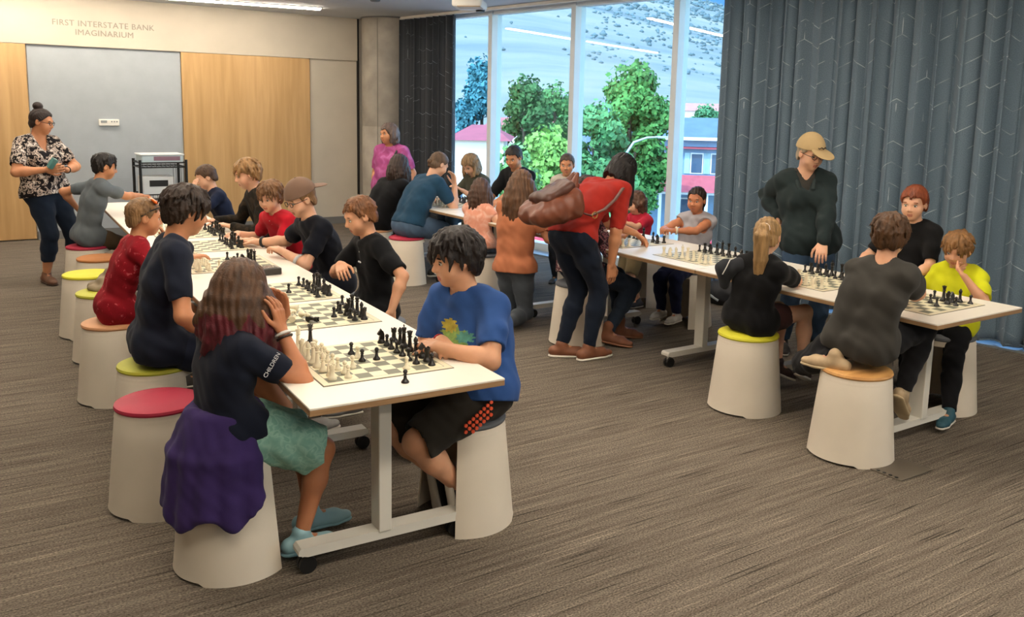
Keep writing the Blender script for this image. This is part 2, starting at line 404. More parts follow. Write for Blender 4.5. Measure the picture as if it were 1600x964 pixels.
# round recessed sensor and hanging projector
sp_ = empty('ceiling_sensor', (4.42, 9.9, CEIL), label='small dark round sensor set in the ceiling near the column', cat='sensor')
MB().lathe([(0.06, 0), (0.06, -.012), (0.045, -.02), (0.0005, -.022)], 20).build('ring', mat('sensor_grey', '6f7477', .5), sp_, smooth=True)
pj = empty('projector', (5.08, 8.82, CEIL), 0.9, label='white ceiling-mounted projector with a beige underside in front of the window head', cat='projector')
MB().lathe([(0.05, 0), (0.05, -.05)], 16).build('mount', M_WHITE, pj, smooth=True)
MB().box((0, 0, -0.085), (0.46, 0.34, 0.09), 0.03, 3).build('body', M_WHITE, pj, smooth=True)
MB().box((-0.10, -0.02, -0.128), (0.24, 0.26, 0.015), 0.006).build('underside', mat('beige_plastic', 'b99f80', .5), pj)
MB().lathe([(0.05, 0), (0.055, .03), (0.04, .04)], 20, (0.15, -.1, -.15)).build('lens', M_BLACK, pj, smooth=True)

# floor box with four dark sockets beside the near wooden-topped stool
fb = empty('floor_box', (3.86, 2.385, 0.0), 0.0, label='flat metal floor outlet plate with dark holes in the carpet', cat='floor outlet')
MB().box((0, 0, 0.003), (0.26, 0.17, 0.006), 0.002).build('plate', mat('plate_bronze', '6b6256', .5, metal=.3), fb)
for k in range(4): MB().lathe([(0.009, 0.006), (0.009, 0.0085)], 12, (-0.115, -0.05 + k * .033, 0)).build('socket_hole', M_BLACK, fb)
# ================================================================ OUTSIDE
GZ = -4.4
M_GROUND = mat('pale_asphalt', '9c9c9a', 0.9, noise=(0.3, 0.15))
slab('ground', [(8.5, -60), (260, -60), (260, 160), (-40, 160), (-40, 14.5), (8.5, 14.5)], GZ - 1, GZ, M_GROUND, kind='structure')
FW = Vector((math.sin(YAW), math.cos(YAW), 0)); RT = Vector((math.cos(YAW), -math.sin(YAW), 0))
def hill_mesh(name, d0, d1, lat0, lat1, ridge, m, nd_=60, nl=90, rough=6.0, seed=1, z0=GZ - 2):
    from mathutils import noise as nz
    V = []; 
    for i in range(nd_ + 1):
        t = i / nd_; d = d0 + (d1 - d0) * t
        for j in range(nl + 1):
            l = lat0 + (lat1 - lat0) * j / nl; h = ridge(l * d1 / d)   # same bearing, ridge height
            l2 = l
            p = FW * d + RT * l2
            s = t ** 0.9
            z = z0 + (h - z0) * s + rough * s * nz.fractal(Vector((d * .012, l * .012, seed)), 1.0, 2.0, 5)
            V.append((p.x, p.y, z))
    Q = [(i * (nl + 1) + j, i * (nl + 1) + j + 1, (i + 1) * (nl + 1) + j + 1, (i + 1) * (nl + 1) + j) for i in range(nd_) for j in range(nl)]
    me = quick_mesh(name, np.array(V), np.array(Q), m)
    o = link(name, me, kind='structure'); return o, V
def hill_mat():
    m, nt, b = _new('hazy_hillside'); tc = nd(nt, 'ShaderNodeTexCoord'); L = nt.links
    mp = nd(nt, 'ShaderNodeMapping'); mp.inputs['Rotation'].default_value = (0, 0, YAW); mp.inputs['Scale'].default_value = (.006, .05, .05); L.new(tc.outputs['Object'], mp.inputs[0])
    n = nd(nt, 'ShaderNodeTexNoise'); n.inputs['Scale'].default_value = 1.0; n.inputs['Detail'].default_value = 7; n.inputs['Roughness'].default_value = .65
    L.new(mp.outputs[0], n.inputs['Vector'])
    L.new(ramp(nt, n.outputs[0], [(0.3, hexc('66747b')), (0.5, hexc('868d8c')), (0.7, hexc('a09c90'))]), b.inputs['Base Color'])  # bluish-grey stops put the distance haze into the slope colour
    b.inputs['Roughness'].default_value = 1.0; b.inputs['Specular IOR Level'].default_value = 0.0; return m
ridge1 = lambda l: 168 - 0.34 * l if l > -60 else 188.4 + 0.05 * l
hill, HV = hill_mesh('hillside', 90, 900, -650, 520, ridge1, hill_mat(), rough=9, seed=4)
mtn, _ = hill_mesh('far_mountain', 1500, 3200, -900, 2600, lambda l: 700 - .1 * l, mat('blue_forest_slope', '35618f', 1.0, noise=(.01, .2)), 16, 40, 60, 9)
# sagebrush and pines dotting the slope: far too many and too small to pick apart
def shrubs():
    rnd = random.Random(11); V = []; F = []
    nl = 91
    def hz(d, l):
        i = (d - 90) / 810 * 60; j = (l + 650) / 1170 * 90; i0 = int(i); j0 = int(j)
        i0 = min(i0, 59); j0 = min(j0, 89); u, v = i - i0, j - j0; g = lambda a, b: HV[a * nl + b][2]
        return (g(i0, j0) * (1 - v) + g(i0, j0 + 1) * v) * (1 - u) + (g(i0 + 1, j0) * (1 - v) + g(i0 + 1, j0 + 1) * v) * u
    def blob(d, l, r, hh):
        p = FW * d + RT * l; z = hz(d, l); b = len(V)
        for k in range(6):
            a = k * math.pi / 3 + rnd.random(); V.append((p.x + r * math.cos(a), p.y + r * math.sin(a), z + hh * .25))
        V.append((p.x, p.y, z + hh)); V.append((p.x, p.y, z - hh * .6))
        for k in range(6):
            F.append((b + k, b + (k + 1) % 6, b + 6)); F.append((b + (k + 1) % 6, b + k, b + 7))
    for _ in range(4200):
        d = 150 + 710 * rnd.random() ** .8; px = rnd.uniform(-110, 330); l = px / 1376 * d
        dens = 1.0 if px > 75 else 0.14
        if rnd.random() > dens: continue
        r = rnd.uniform(0.7, 1.7) * d / 500 * (1 if rnd.random() < .93 else 1.6); blob(d, l, r, r * rnd.uniform(.7, 1.3))
    for k in range(150):                                   # wooded gully
        t = k / 150; d = 640 - 190 * t + rnd.uniform(-12, 12); px = -40 + 105 * t + rnd.gauss(0, 5); blob(d, px / 1376 * d, rnd.uniform(1.4, 2.4), rnd.uniform(1.6, 3.2))
    me = quick_mesh('hill_shrubs', np.array(V), np.array(F), mat('slate_green_scrub', '5a6d74', 1.0, noise=(.05, .3)))
    link('hill_shrubs', me, label='dark shrubs dotting the dry hillside outside the windows', cat='shrubs', kind='stuff')
shrubs()

M_TRUNK = mat('tree_bark', '4b3f33', .9, noise=(6, .2))
def tree(px, dist, ztop, rad, col, label, seed, zbot=None, n=11000, leaf=.105):
    """px: bearing in image pixels right of the optical axis, used here once to give the tree its place"""
    rnd = random.Random(seed); d = dist
    c = FW * d + RT * (px / 1376.0 * d)
    root = empty('tree', (c.x, c.y, GZ), label=label, cat='tree', group='trees outside the windows')
    Hh = ztop - GZ; zb = (zbot if zbot is not None else GZ + Hh * .22) - GZ
    mb = MB(); mb.tube([(0, 0, 0), (.1, .05, Hh * .4), (-.05, 0, Hh * .8)], [rad * .09, rad * .07, rad * .03], 8)
    for k in range(5):
        a = rnd.uniform(0, 6.28); mb.tube([(0, 0, Hh * (.3 + .08 * k)), (rad * .5 * math.cos(a), rad * .5 * math.sin(a), Hh * (.5 + .08 * k))], [rad * .05, rad * .02], 6)
    mb.build('trunk', M_TRUNK, root, smooth=True)
    lobes = []
    for k in range(44):
        t = rnd.random(); a = rnd.uniform(0, 6.28); rr = rad * (0.10 + .95 * math.sin(math.pi * (0.16 + .76 * t)) * math.sqrt(rnd.random()))
        lobes.append((Vector((rr * math.cos(a) * .75, rr * math.sin(a) * .75, zb + (Hh - zb) * (0.08 + .8 * t))), rad * rnd.uniform(.20, .36)))
    lobes.append((Vector((0, 0, Hh - rad * .42)), rad * .45))
    rs = np.random.RandomState(seed); li = rs.randint(len(lobes), size=n)
    c0 = np.array([l[0] for l in lobes])[li]; r0 = np.array([l[1] for l in lobes])[li]
    nrm = lambda q: q / (np.linalg.norm(q, axis=1, keepdims=True) + 1e-9)
    v = nrm(rs.normal(size=(n, 3))); p = c0 + v * (r0 * (.30 + .85 * rs.rand(n) ** .7))[:, None] * np.array((1, 1, .9))
    x = rs.normal(size=(n, 3)); x = nrm(x - v * (x * v).sum(1, keepdims=True) * .6); y = nrm(np.cross(v + rs.normal(size=(n, 3)) * .6, x)); sz = (leaf * (.6 + .8 * rs.rand(n)))[:, None]
    V = np.stack([p - x * sz - y * sz * .3, p - y * sz * .75, p + x * sz + y * sz * .3, p + y * sz * .75], 1).reshape(-1, 3)
    me = quick_mesh('foliage', V, np.arange(n * 4).reshape(-1, 4), mat('leaf_' + col, col, .7, noise=(.9, .45), spec=.2), smooth=False)
    link('foliage', me, root)
tree(149, 36, 3.75, 1.95, '4d8043', 'tall rounded green tree outside, seen above the bending woman', 21, n=18000)
tree(200, 54, 2.7, 2.0, '4f8350', 'smaller dark green tree outside beside the blue-grey roof', 22)
tree(22, 30, 1.25, 1.4, '7aa553', 'yellow-green tree outside behind the standing small boy', 23)
tree(-14, 42, 3.35, 1.7, '3a6238', 'dark green tree outside just beside the slim first mullion', 24)
tree(34, 47, 3.2, 2.1, '4f7f49', 'mid green tree outside in the middle of the second pane', 25)
tree(101, 32, 2.1, 1.45, '568a5a', 'pale green tree outside close by the tallest tree', 26)
tree(266, 70, 2.5, 1.9, '4d7f5a', 'dark bushy tree outside beside the curtain edge', 27)
tree(-80, 44, 4.3, 1.6, '447a88', 'bluish tree outside in the narrow pane beside the dark curtain', 28)
tree(258, 27, -1.35, .9, '6ea878', 'low pale bush outside in front of the blue house porch', 29, n=6000, leaf=.07)
tree(92, 23, -.2, 1.2, '79b07a', 'leafy bush outside beneath the tallest tree', 30, n=9000, leaf=.08)
tree(-30, 25, .75, 1.0, '6f9f62', 'leafy bush outside low behind the man in black', 31, n=7000, leaf=.08)

def house():
    d = 42.0; c = FW * d + RT * (238 / 1376.0 * d)
    rz = -YAW - 0.10                                       # local x along the street front, local -y towards us
    h = empty('house', (c.x, c.y, GZ), rz, label='blue two-storey house with a red hipped roof outside the window', cat='house')
    B = mat('blue_siding', '7b9cbd', .8, noise=(2, .05)); R = mat('red_roof', 'b0525c', .8, noise=(3, .12)); S = mat('slate_roof', '5d7488', .8, noise=(2, .1)); T = mat('house_white', 'dfe6ea', .7); G = mat('house_glass', '3d5873', .15)
    up = 2.1 - 0.0
    MB().box((1.2, 2.4, 1.45), (7.2, 4.4, 2.9)).build('ground_storey', B, h)
    MB().box((1.2, 2.4, 3.85), (6.6, 4.2, 2.0)).build('upper_storey', B, h)
    def hip(name, x0, x1, y0, y1, z0, z1, ins, m):
        mb = MB(); v = [mb.bm.verts.new(p) for p in ((x0, y0, z0), (x1, y0, z0), (x1, y1, z0), (x0, y1, z0), (x0 + ins, (y0 + y1) / 2, z1), (x1 - ins, (y0 + y1) / 2, z1))]
        for f in ((0, 1, 5, 4), (1, 2, 5), (2, 3, 4, 5), (3, 0, 4), (3, 2, 1, 0)): mb.bm.faces.new([v[k] for k in f])
        return mb.build(name, m, h)
    MB().box((1.2, .25, 4.92), (7.2, .9, .14)).build('cornice', T, h)
    hip('skirt_roof', -2.5, 4.9, -.15, 5.0, 4.45, 4.95, .35, R)
    hip('main_roof', -2.3, 4.7, .1, 4.8, 4.95, 5.9, 1.6, S)
    hip('porch_roof', -3.6, 3.2, -2.0, .6, 2.55, 3.25, 1.1, R)
    MB().box((-.2, -1.75, 2.5), (6.6, .12, .14)).build('porch_beam', T, h)
    for x in (-3.3, -1.2, .9, 3.0): MB().box((x, -1.75, 1.25), (.14, .14, 2.5)).build('porch_post', T, h)
    for k, x in enumerate((-1.0, 0.55, 1.5, 3.4)):
        w = MB().box((x, .28, 3.75), (.62, .06, 1.0), .01).build('window', T, h); MB().box((x, .24, 3.75), (.50, .03, .88)).build('pane', G, w)
        for s in (-1, 1): MB().box((x + s * .46, .27, 3.75), (.26, .05, 1.0), .01).build('shutter', mat('shutter_teal', '9fc5cf', .7), w)
    for x in (-2.0, .2, 2.2):
        w = MB().box((x, .18, 1.5), (.9, .06, 1.2), .01).build('window', T, h); MB().box((x, .14, 1.5), (.76, .03, 1.06)).build('pane', G, w)
    # pointed turret
    MB().lathe([(.8, 4.9), (.85, 5.0), (.02, 6.3)], 8, (-1.5, 1.0, 0)).build('turret_roof', S, h)
house()
def simple_house(px, d, w, z1, wallc, roofc, label, rise=.6, dep=5.0):
    c = FW * d + RT * (px / 1376.0 * d); hh = z1 - GZ
    h = empty('house', (c.x, c.y, GZ), -YAW, label=label, cat='house')
    Wm = mat('wall_' + wallc, wallc, .8, noise=(1, .05)); Rm = mat('roof_' + roofc, roofc, .8, noise=(2, .1))
    MB().box((0, dep / 2, hh / 2), (w, dep, hh)).build('wall', Wm, h)
    mb = MB(); v = [mb.bm.verts.new(p) for p in ((-w / 2 - .3, -.3, hh), (w / 2 + .3, -.3, hh), (w / 2 + .3, dep + .3, hh), (-w / 2 - .3, dep + .3, hh), (-w / 2 + .6, dep / 2, hh + rise), (w / 2 - .6, dep / 2, hh + rise))]
    for f in ((0, 1, 5, 4), (1, 2, 5), (2, 3, 4, 5), (3, 0, 4), (3, 2, 1, 0)): mb.bm.faces.new([v[k] for k in f])
    mb.build('roof', Rm, h)
    for k in range(3):
        wn = MB().box((-w / 3 + k * w / 3, -.02, hh * .5), (w * .14, .06, hh * .3), .01).build('window', mat('house_white', 'dfe6ea', .7), h)
        MB().box((-w / 3 + k * w / 3, -.06, hh * .5), (w * .11, .03, hh * .25)).build('pane', mat('house_glass', '3d5873', .15), wn)
simple_house(-86, 34, 2.0, .5, 'e8e2dc', 'a85562', 'white building with a red roof outside the narrow pane by the dark curtain', .55)
simple_house(262, 105, 9, 2.0, 'd9c3c0', 'b8857d', 'small pinkish house far up the slope beside the curtain edge', .9)
simple_house(-10, 62, 6, 0.3, 'dcd6d2', 'b06a6a', 'pale house mostly hidden behind the second-pane trees outside', .8)
simple_house(150, 56, 5.5, .9, '6f86a8', '6a8bb5', 'house with a blue-grey roof outside behind the street lamp', 1.0)
# long low pink wall / awning across the street
c = FW * 20 + RT * (245 / 1376 * 20)
pk = empty('garden_wall', (c.x, c.y, GZ), -YAW, label='low pink wall with a red band outside below the windows', cat='wall')
MB().box((0, 0, 1.5), (9, .3, 3.0)).build('wall', mat('pink_render', 'd98a9a', .8), pk)
MB().box((0, -.05, 3.12), (9, .45, .25)).build('coping', mat('red_band', 'd23f55', .7), pk)
c = FW * 30 + RT * (170 / 1376 * 30)
sl_ = empty('street_lamp', (c.x, c.y, GZ), -YAW, label='curved-arm street lamp outside in front of the blue house', cat='street lamp')
MB().tube([(-.6, 0, 0), (-.6, 0, 4.2), (-.55, 0, 4.7), (-.3, 0, 5.1), (.15, 0, 5.27), (.6, 0, 5.3)], [.07, .05, .045, .04, .035, .03], 8).build('pole', mat('lamp_grey', 'a8b8bc', .5, metal=.5), sl_, smooth=True)
MB().box((.75, 0, 5.29), (.5, .16, .08), .02).build('lamp_head', mat('lamp_grey', 'a8b8bc', .5, metal=.5), sl_)

# ================================================================ FURNITURE
TZ = 0.735
M_TOP = mat('white_laminate', 'ece4d6', 0.35, noise=(3, .015)); M_PLY = wood_mat('plywood_edge', '8a6a48', 'a98660', (2, 2, 60))
TW = 0.735
def table(x, y, rz, L, label, inset=.30, TW=.79):
    """origin at the middle of the near end, on the floor; runs along local +y"""
    t = empty('folding_table', (x, y, 0), rz, label=label, cat='table', group='long white tables on castors')
    MB().box((0, L / 2, TZ - .004), (TW, L, .008), .002).build('tabletop', M_TOP, t)
    MB().box((0, L / 2, TZ - .018), (TW - .001, L - .001, .020), .001).build('plywood_edge', M_PLY, t)
    MB().box((0, L / 2, TZ - .055), (.06, L - 2 * inset, .05), .004).build('beam', M_METALW, t)
    for yy in (inset, L - inset):
        MB().box((0, yy, (TZ - .028 + .105) / 2), (.052, .085, TZ - .028 - .105), .004).build('leg', M_METALW, t)
        MB().box((0, yy, TZ - .036), (.56, .07, .016), .003).build('top_bracket', M_METALW, t)
        mb = MB(); o = [(-.335, .085), (-.335, .10), (-.325, .112), (.325, .112), (.335, .10), (.335, .085), (.30, .075), (-.30, .075)]
        mb.poly(o, -.036, .036, Matrix.Rotation(math.pi / 2, 4, 'X')); bmesh.ops.translate(mb.bm, verts=mb.bm.verts, vec=(0, yy, 0))
        mb.build('foot', M_METALW, t)
        for sx in (-1, 1):
            mb = MB(); mb.tube([(sx * .305 + .01, yy - .020, .033), (sx * .305 + .01, yy - .004, .033)], .033, 18); mb.tube([(sx * .305 + .01, yy + .004, .033), (sx * .305 + .01, yy + .020, .033)], .033, 18)
            w = mb.build('caster', M_BLACK, t, smooth=True)
            MB().tube([(sx * .305, yy, .04), (sx * .305, yy, .08)], .008, 8).build('caster_stem', M_METALW, w)
    return t
R1 = -0.047                                                # row one drifts slightly to the right with distance
def r1(u, v):                                              # u across (0 = left edge), v along the row
    c, s = math.cos(R1), math.sin(R1); X, Y = u, v
    return (0.962 + X * c - Y * s, 2.685 + X * s + Y * c)
L1 = 1.65
names1 = ['long white table nearest the camera, with the boy in blue at its end', 'second white table of the left row, holding the small display box', 'third white table of the left row, beside the boy in red polo', 'farthest white table of the left row, near the wire cart']
for i in range(4):
    x, y = r1(TW / 2, i * (L1 + .008)); table(x, y, R1, L1, names1[i], TW=TW)
X2, Y2 = 3.975, 2.335
names2 = ['long white table at the near end of the window row, by the yellow-shirted boy', 'second white table of the window row, in front of the girl in grey', 'third white table of the window row, behind the kneeling long-haired girl', 'farthest white table of the window row, beside the dark curtain']
for i in range(4): table(X2 + .395, Y2 + i * (L1 + .008), 0.0, L1, names2[i])

# stools ---------------------------------------------------------
M_SH = mat('stool_shell_plastic', 'ddd2c0', 0.55, noise=(5, .03), bump=(220, .08, .002))
SEATC = {'red': mat('seat_red', 'a8203c', .6, noise=(6, .06)), 'lime': mat('seat_lime', 'b9b83c', .6, noise=(6, .06)), 'yellow': mat('seat_yellow', 'd8d232', .6, noise=(6, .06)),
         'wood': wood_mat('seat_birch', 'c08a4e', 'dba766', (3, 14, 3)), 'peach': mat('seat_peach', 'd29b6f', .6, noise=(6, .06)), 'orange': mat('seat_orange', 'b5743c', .6, noise=(6, .06)), 'grey': mat('seat_grey', '55585c', .6)}
def stool_shell():
    """tapered drum, wall 6 mm, one side cut away; opening centred on local +x"""
    rb, rt, h, th = .215, .172, .435, .007; op = math.radians(52); n = 44
    ang = [op + (2 * math.pi - 2 * op) * k / n for k in range(n + 1)]
    bm = bmesh.new(); rows = []
    def bottom(a):                                         # shallow arch between two feet at the back
        return 0.012 if abs(abs(a - math.pi) - 0.0) < .75 else 0.0
    zs = [0, .02, .15, .30, .42, .435]
    for zi, z in enumerate(zs):
        R = rb + (rt - rb) * z / h
        if zi == len(zs) - 1: R -= .006
        o = []; 
        for a in ang:
            zz = max(z, bottom(a)) if zi == 0 else z
            ca, sa = math.cos(a), math.sin(a)
            o.append((bm.verts.new((R * ca, R * sa, zz)), bm.verts.new(((R - th) * ca, (R - th) * sa, zz))))
        rows.append(o)
    for A, B in zip(rows, rows[1:]):
        for k in range(n):
            bm.faces.new((A[k][0], A[k + 1][0], B[k + 1][0], B[k][0])); bm.faces.new((A[k + 1][1], A[k][1], B[k][1], B[k + 1][1]))
        bm.faces.new((A[0][1], A[0][0], B[0][0], B[0][1])); bm.faces.new((A[n][0], A[n][1], B[n][1], B[n][0]))
    for k in range(n): bm.faces.new((rows[0][k][0], rows[0][k][1], rows[0][k + 1][1], rows[0][k + 1][0]))
    # closed top deck with a rim over the opening
    mb = MB(); mb.bm.free(); mb.bm = bm
    mb.lathe([(rt - .004, .405), (rt + .004, .405), (rt - .002, .436), (rt - .03, .437)], 44)
    return mb
_sh = stool_shell().build('_shell', M_SH, smooth=True); SH_ME = _sh.data; bpy.data.objects.remove(_sh)
_mb = MB(); _mb.lathe([(.160, .434), (.173, .436), (.177, .444), (.174, .454), (.160, .460), (.08, .4635), (.001, .464)], 40)
_st = _mb.build('_seat', SEATC['red'], smooth=True); SEAT_ME = _st.data; bpy.data.objects.remove(_st)
SEAT_V = {}
def stool(x, y, face, col, label):
    s = empty('stool', (x, y, 0), face, label=label, cat='stool', group='white drum stools')
    link('shell', SH_ME, s)
    if col not in SEAT_V:
        m = SEAT_ME.copy(); m.materials.clear(); m.materials.append(SEATC[col]); SEAT_V[col] = m
    link('seat', SEAT_V[col], s); return s
PI = math.pi
stool(.845, 3.22, 0, 'grey', 'white drum stool under the girl with a purple jacket, nearest the camera')
stool(.725, 3.88, 0, 'red', 'empty white drum stool with a red seat behind the near girl')
stool(.83, 4.47, 0, 'lime', 'white drum stool with a lime seat under the boy in navy tee')
stool(.80, 5.45, 0, 'peach', 'white drum stool with a peach seat under the boy in red')
stool(.88, 6.35, 0, 'lime', 'white drum stool with a lime seat and khaki cloth on it')
stool(.88, 7.08, 0, 'yellow', 'empty white drum stool with a bright yellow seat, left row')
stool(1.06, 7.78, 0, 'orange', 'empty white drum stool with an orange-brown seat, left row')
stool(1.06, 8.46, 0, 'red', 'white drum stool with a red seat under the boy in grey')
stool(1.77, 3.08, PI, 'grey', 'white drum stool under the boy in the blue tee')
stool(1.96, 3.86, PI, 'grey', 'white drum stool half hidden behind the blue-shirted boy legs')
stool(2.12, 4.75, PI, 'grey', 'white drum stool under the boy in a black polo')
stool(2.16, 5.55, PI, 'grey', 'white drum stool under the boy in a backwards cap')
stool(2.18, 6.28, PI, 'grey', 'white drum stool under the boy in a red polo')
stool(2.20, 6.98, PI, 'grey', 'white drum stool under the blond boy in dark sweatshirt')
stool(2.20, 8.28, PI, 'grey', 'white drum stool under the boy shielding his face')
stool(3.83, 2.66, 0, 'wood', 'white drum stool with a birch seat under the boy in dark grey tee')
stool(3.90, 3.45, 0, 'yellow', 'white drum stool with a yellow seat under the ponytailed girl')
stool(3.92, 5.13, 0, 'grey', 'white drum stool under the seated person in dark jeans')
stool(3.96, 6.62, 0, 'grey', 'white drum stool under the small girl in peach tie-dye')
stool(3.80, 7.78, 0, 'red', 'white drum stool with a red seat under the woman in denim skirt')
stool(3.76, 8.42, 0, 'peach', 'white drum stool under the dark-haired woman in black')
stool(4.95, 2.86, PI, 'grey', 'white drum stool under the boy in yellow')
stool(4.95, 3.42, PI, 'grey', 'white drum stool in front of the red-haired boy, behind the table leg')
stool(5.06, 5.16, PI, 'grey', 'white drum stool with its open side showing under the girl in grey')
stool(5.28, 5.92, PI, 'grey', 'white drum stool behind the toddler in a red top')
stool(5.20, 7.98, PI, 'grey', 'white drum stool under the man in a black polo')
stool(5.20, 8.84, PI, 'grey', 'white drum stool under the woman with wavy hair')

# boards and chessmen --------------------------------------------
def board_mat():
    m, nt, b = _new('printed_board'); L = nt.links; tc = nd(nt, 'ShaderNodeTexCoord')
    sp = nd(nt, 'ShaderNodeSeparateXYZ'); L.new(tc.outputs['Object'], sp.inputs[0])
    s = .0565
    fx = math_n(nt, 'FLOOR', math_n(nt, 'DIVIDE', sp.outputs[0], s)); fy = math_n(nt, 'FLOOR', math_n(nt, 'DIVIDE', sp.outputs[1], s))
    ch = math_n(nt, 'PINGPONG', math_n(nt, 'ADD', fx, fy), 1.0)
    mxa = math_n(nt, 'MAXIMUM', math_n(nt, 'ABSOLUTE', sp.outputs[0]), math_n(nt, 'ABSOLUTE', sp.outputs[1]))
    inside = math_n(nt, 'LESS_THAN', mxa, 4 * s)
    line = math_n(nt, 'MULTIPLY', math_n(nt, 'GREATER_THAN', mxa, 4 * s), math_n(nt, 'LESS_THAN', mxa, 4 * s + .0025))
    mx = nd(nt, 'ShaderNodeMix', data_type='RGBA'); L.new(ch, mx.inputs[0]); mx.inputs[6].default_value = (*hexc('6b6b58'), 1); mx.inputs[7].default_value = (*hexc('e2d9b8'), 1)
    m2 = nd(nt, 'ShaderNodeMix', data_type='RGBA'); L.new(inside, m2.inputs[0]); m2.inputs[6].default_value = (*hexc('ded2b4'), 1); L.new(mx.outputs[2], m2.inputs[7])
    m3 = nd(nt, 'ShaderNodeMix', data_type='RGBA'); L.new(line, m3.inputs[0]); L.new(m2.outputs[2], m3.inputs[6]); m3.inputs[7].default_value = (*hexc('6b6b58'), 1)
    L.new(m3.outputs[2], b.inputs['Base Color']); b.inputs['Roughness'].default_value = .5; return m
M_BOARD = board_mat()
_b = MB().box((0, 0, .0015), (.505, .505, .003), .001).build('_b', M_BOARD); BOARD_ME = _b.data; bpy.data.objects.remove(_b)
_b = MB().box((0, 0, .0009), (.513, .513, .0018), .0005).build('_b', mat('board_edge', '5f5a4a', .6)); BEDGE_ME = _b.data; bpy.data.objects.remove(_b)
M_BP = mat('black_chess_plastic', '17130f', .32); M_WP = mat('ivory_chess_plastic', 'e3d9bd', .4)
def piece_mesh(kind):
    P = {'pawn': ([(.0145, 0), (.0150, .004), (.0115, .009), (.0070, .014), (.0050, .028), (.0085, .031), (.0050, .033), (.0085, .039), (.0085, .043), (.0055, .048), (.0008, .050)]),
         'rook': ([(.0165, 0), (.0170, .005), (.0130, .011), (.0095, .016), (.0080, .036), (.0110, .040), (.0115, .041), (.0115, .054), (.0085, .054), (.0085, .050), (.0008, .050)]),
         'bishop': ([(.0165, 0), (.0170, .005), (.0125, .011), (.0080, .018), (.0060, .042), (.0105, .046), (.0060, .048), (.0095, .056), (.0085, .063), (.0040, .070), (.0035, .072), (.0008, .074)]),
         'queen': ([(.0185, 0), (.0190, .006), (.0145, .012), (.0090, .020), (.0065, .056), (.0120, .060), (.0070, .063), (.0105, .077), (.0115, .080), (.0060, .080), (.0050, .084), (.0008, .087)]),
         'king': ([(.0190, 0), (.0195, .006), (.0145, .012), (.0092, .021), (.0068, .060), (.0125, .064), (.0072, .067), (.0110, .081), (.0095, .084), (.0008, .087)]),
         'knight': ([(.0165, 0), (.0170, .005), (.0135, .011), (.0110, .016), (.0008, .017)])}[kind]
    mb = MB(); mb.lathe(P, 14)
    if kind == 'king':
        mb.box((0, 0, .0915), (.0035, .0035, .012)); mb.box((0, 0, .0925), (.0035, .010, .0035))
    if kind == 'queen':
        for k in range(6): mb.box((.0095 * math.cos(k * PI / 3), .0095 * math.sin(k * PI / 3), .081), (.004, .004, .006), rot=k * PI / 3)
    if kind == 'rook':
        for k in range(4): mb.box((.0098 * math.cos(k * PI / 2 + .8), .0098 * math.sin(k * PI / 2 + .8), .0555), (.004, .006, .005), rot=k * PI / 2 + .8)
    if kind == 'knight':
        o = [(-.010, .012), (.011, .012), (.009, .026), (.004, .036), (.013, .034), (.018, .038), (.016, .044), (.006, .056), (.003, .062), (.000, .056), (-.007, .050), (-.011, .038), (-.012, .024)]
        mb.poly(o, -.006, .006, Matrix.Rotation(PI / 2, 4, 'X'))
    if kind == 'bishop': pass
    o = mb.build('_p', M_BP, smooth=True); me = o.data; bpy.data.objects.remove(o); return me
PM = {}
for k in ('pawn', 'rook', 'bishop', 'queen', 'king', 'knight'):
    a = piece_mesh(k); b = a.copy(); b.materials.clear(); b.materials.append(M_WP); PM[k, 'b'] = a; PM[k, 'w'] = b
LET = {'p': 'pawn', 'r': 'rook', 'b': 'bishop', 'q': 'queen', 'k': 'king', 'n': 'knight'}
ONE = {'queen', 'king'}
def put_piece(kind, colr, x, y, z, where, rz=0.0, note=''):
    o = link('chess_' + kind, PM[kind, colr]); o.location = (x, y, z); o.rotation_euler = (0, 0, rz)
    cn = 'black' if colr == 'b' else 'ivory'
    tag(o, '%s chess %s %s' % (cn, kind, note) if note else '%s %s %s' % (cn, kind, where), 'chess piece', '%s %ss %s' % (cn, kind, note or where)); return o
def board(x, y, rz, where, rows, jitter=.12, seed=0):
    """rows: 8 strings, first = nearest the camera; within a row the first character is the left side.  lower case black, upper case ivory"""
    rnd = random.Random(seed)
    bd = empty('chess_board', (x, y, TZ), rz, label='roll-up chess board %s' % where, cat='chess board', group='chess boards')
    link('border', BEDGE_ME, bd); o = link('mat', BOARD_ME, bd); o.location = (0, 0, .0006)
    c, s = math.cos(rz), math.sin(rz)
    for j, row in enumerate(rows):
        for i, ch in enumerate(row):
            if ch in '. ': continue
            lx = (i - 3.5) * .0565 + rnd.uniform(-1, 1) * .0565 * jitter; ly = (j - 3.5) * .0565 + rnd.uniform(-1, 1) * .0565 * jitter
            put_piece(LET[ch.lower()], 'w' if ch.isupper() else 'b', x + lx * c - ly * s, y + lx * s + ly * c, TZ + .0037, '%s%s row, board %s' % (('' if row.count(ch) < 2 else 'leftmost in ' if row.index(ch) == i else 'rightmost in ' if row.rindex(ch) == i else 'midway in '), ('nearest', 'second', 'third', 'fourth', 'fifth', 'sixth', 'seventh', 'farthest')[j], where), (0 if ch.isupper() else PI) + rnd.uniform(-.3, .3))
def rb(u, v): return r1(u, v)
x, y = r1(.368, .455); board(x, y, R1, 'nearest the camera',
    ['RP...P.pr'[:8], 'NP....pr'[:8], 'BPP...pn', 'QP.pp.pb', 'KP.P..pq', 'BP.p..pk', 'NP....pb', 'RP....nr'], seed=1)
x, y = r1(.40, 1.265); board(x, y, R1, 'second from the camera',
    ['......pr', '......pb', '.....pnk', '......pq', '......pr', '........', '.......p', '........'], seed=2)
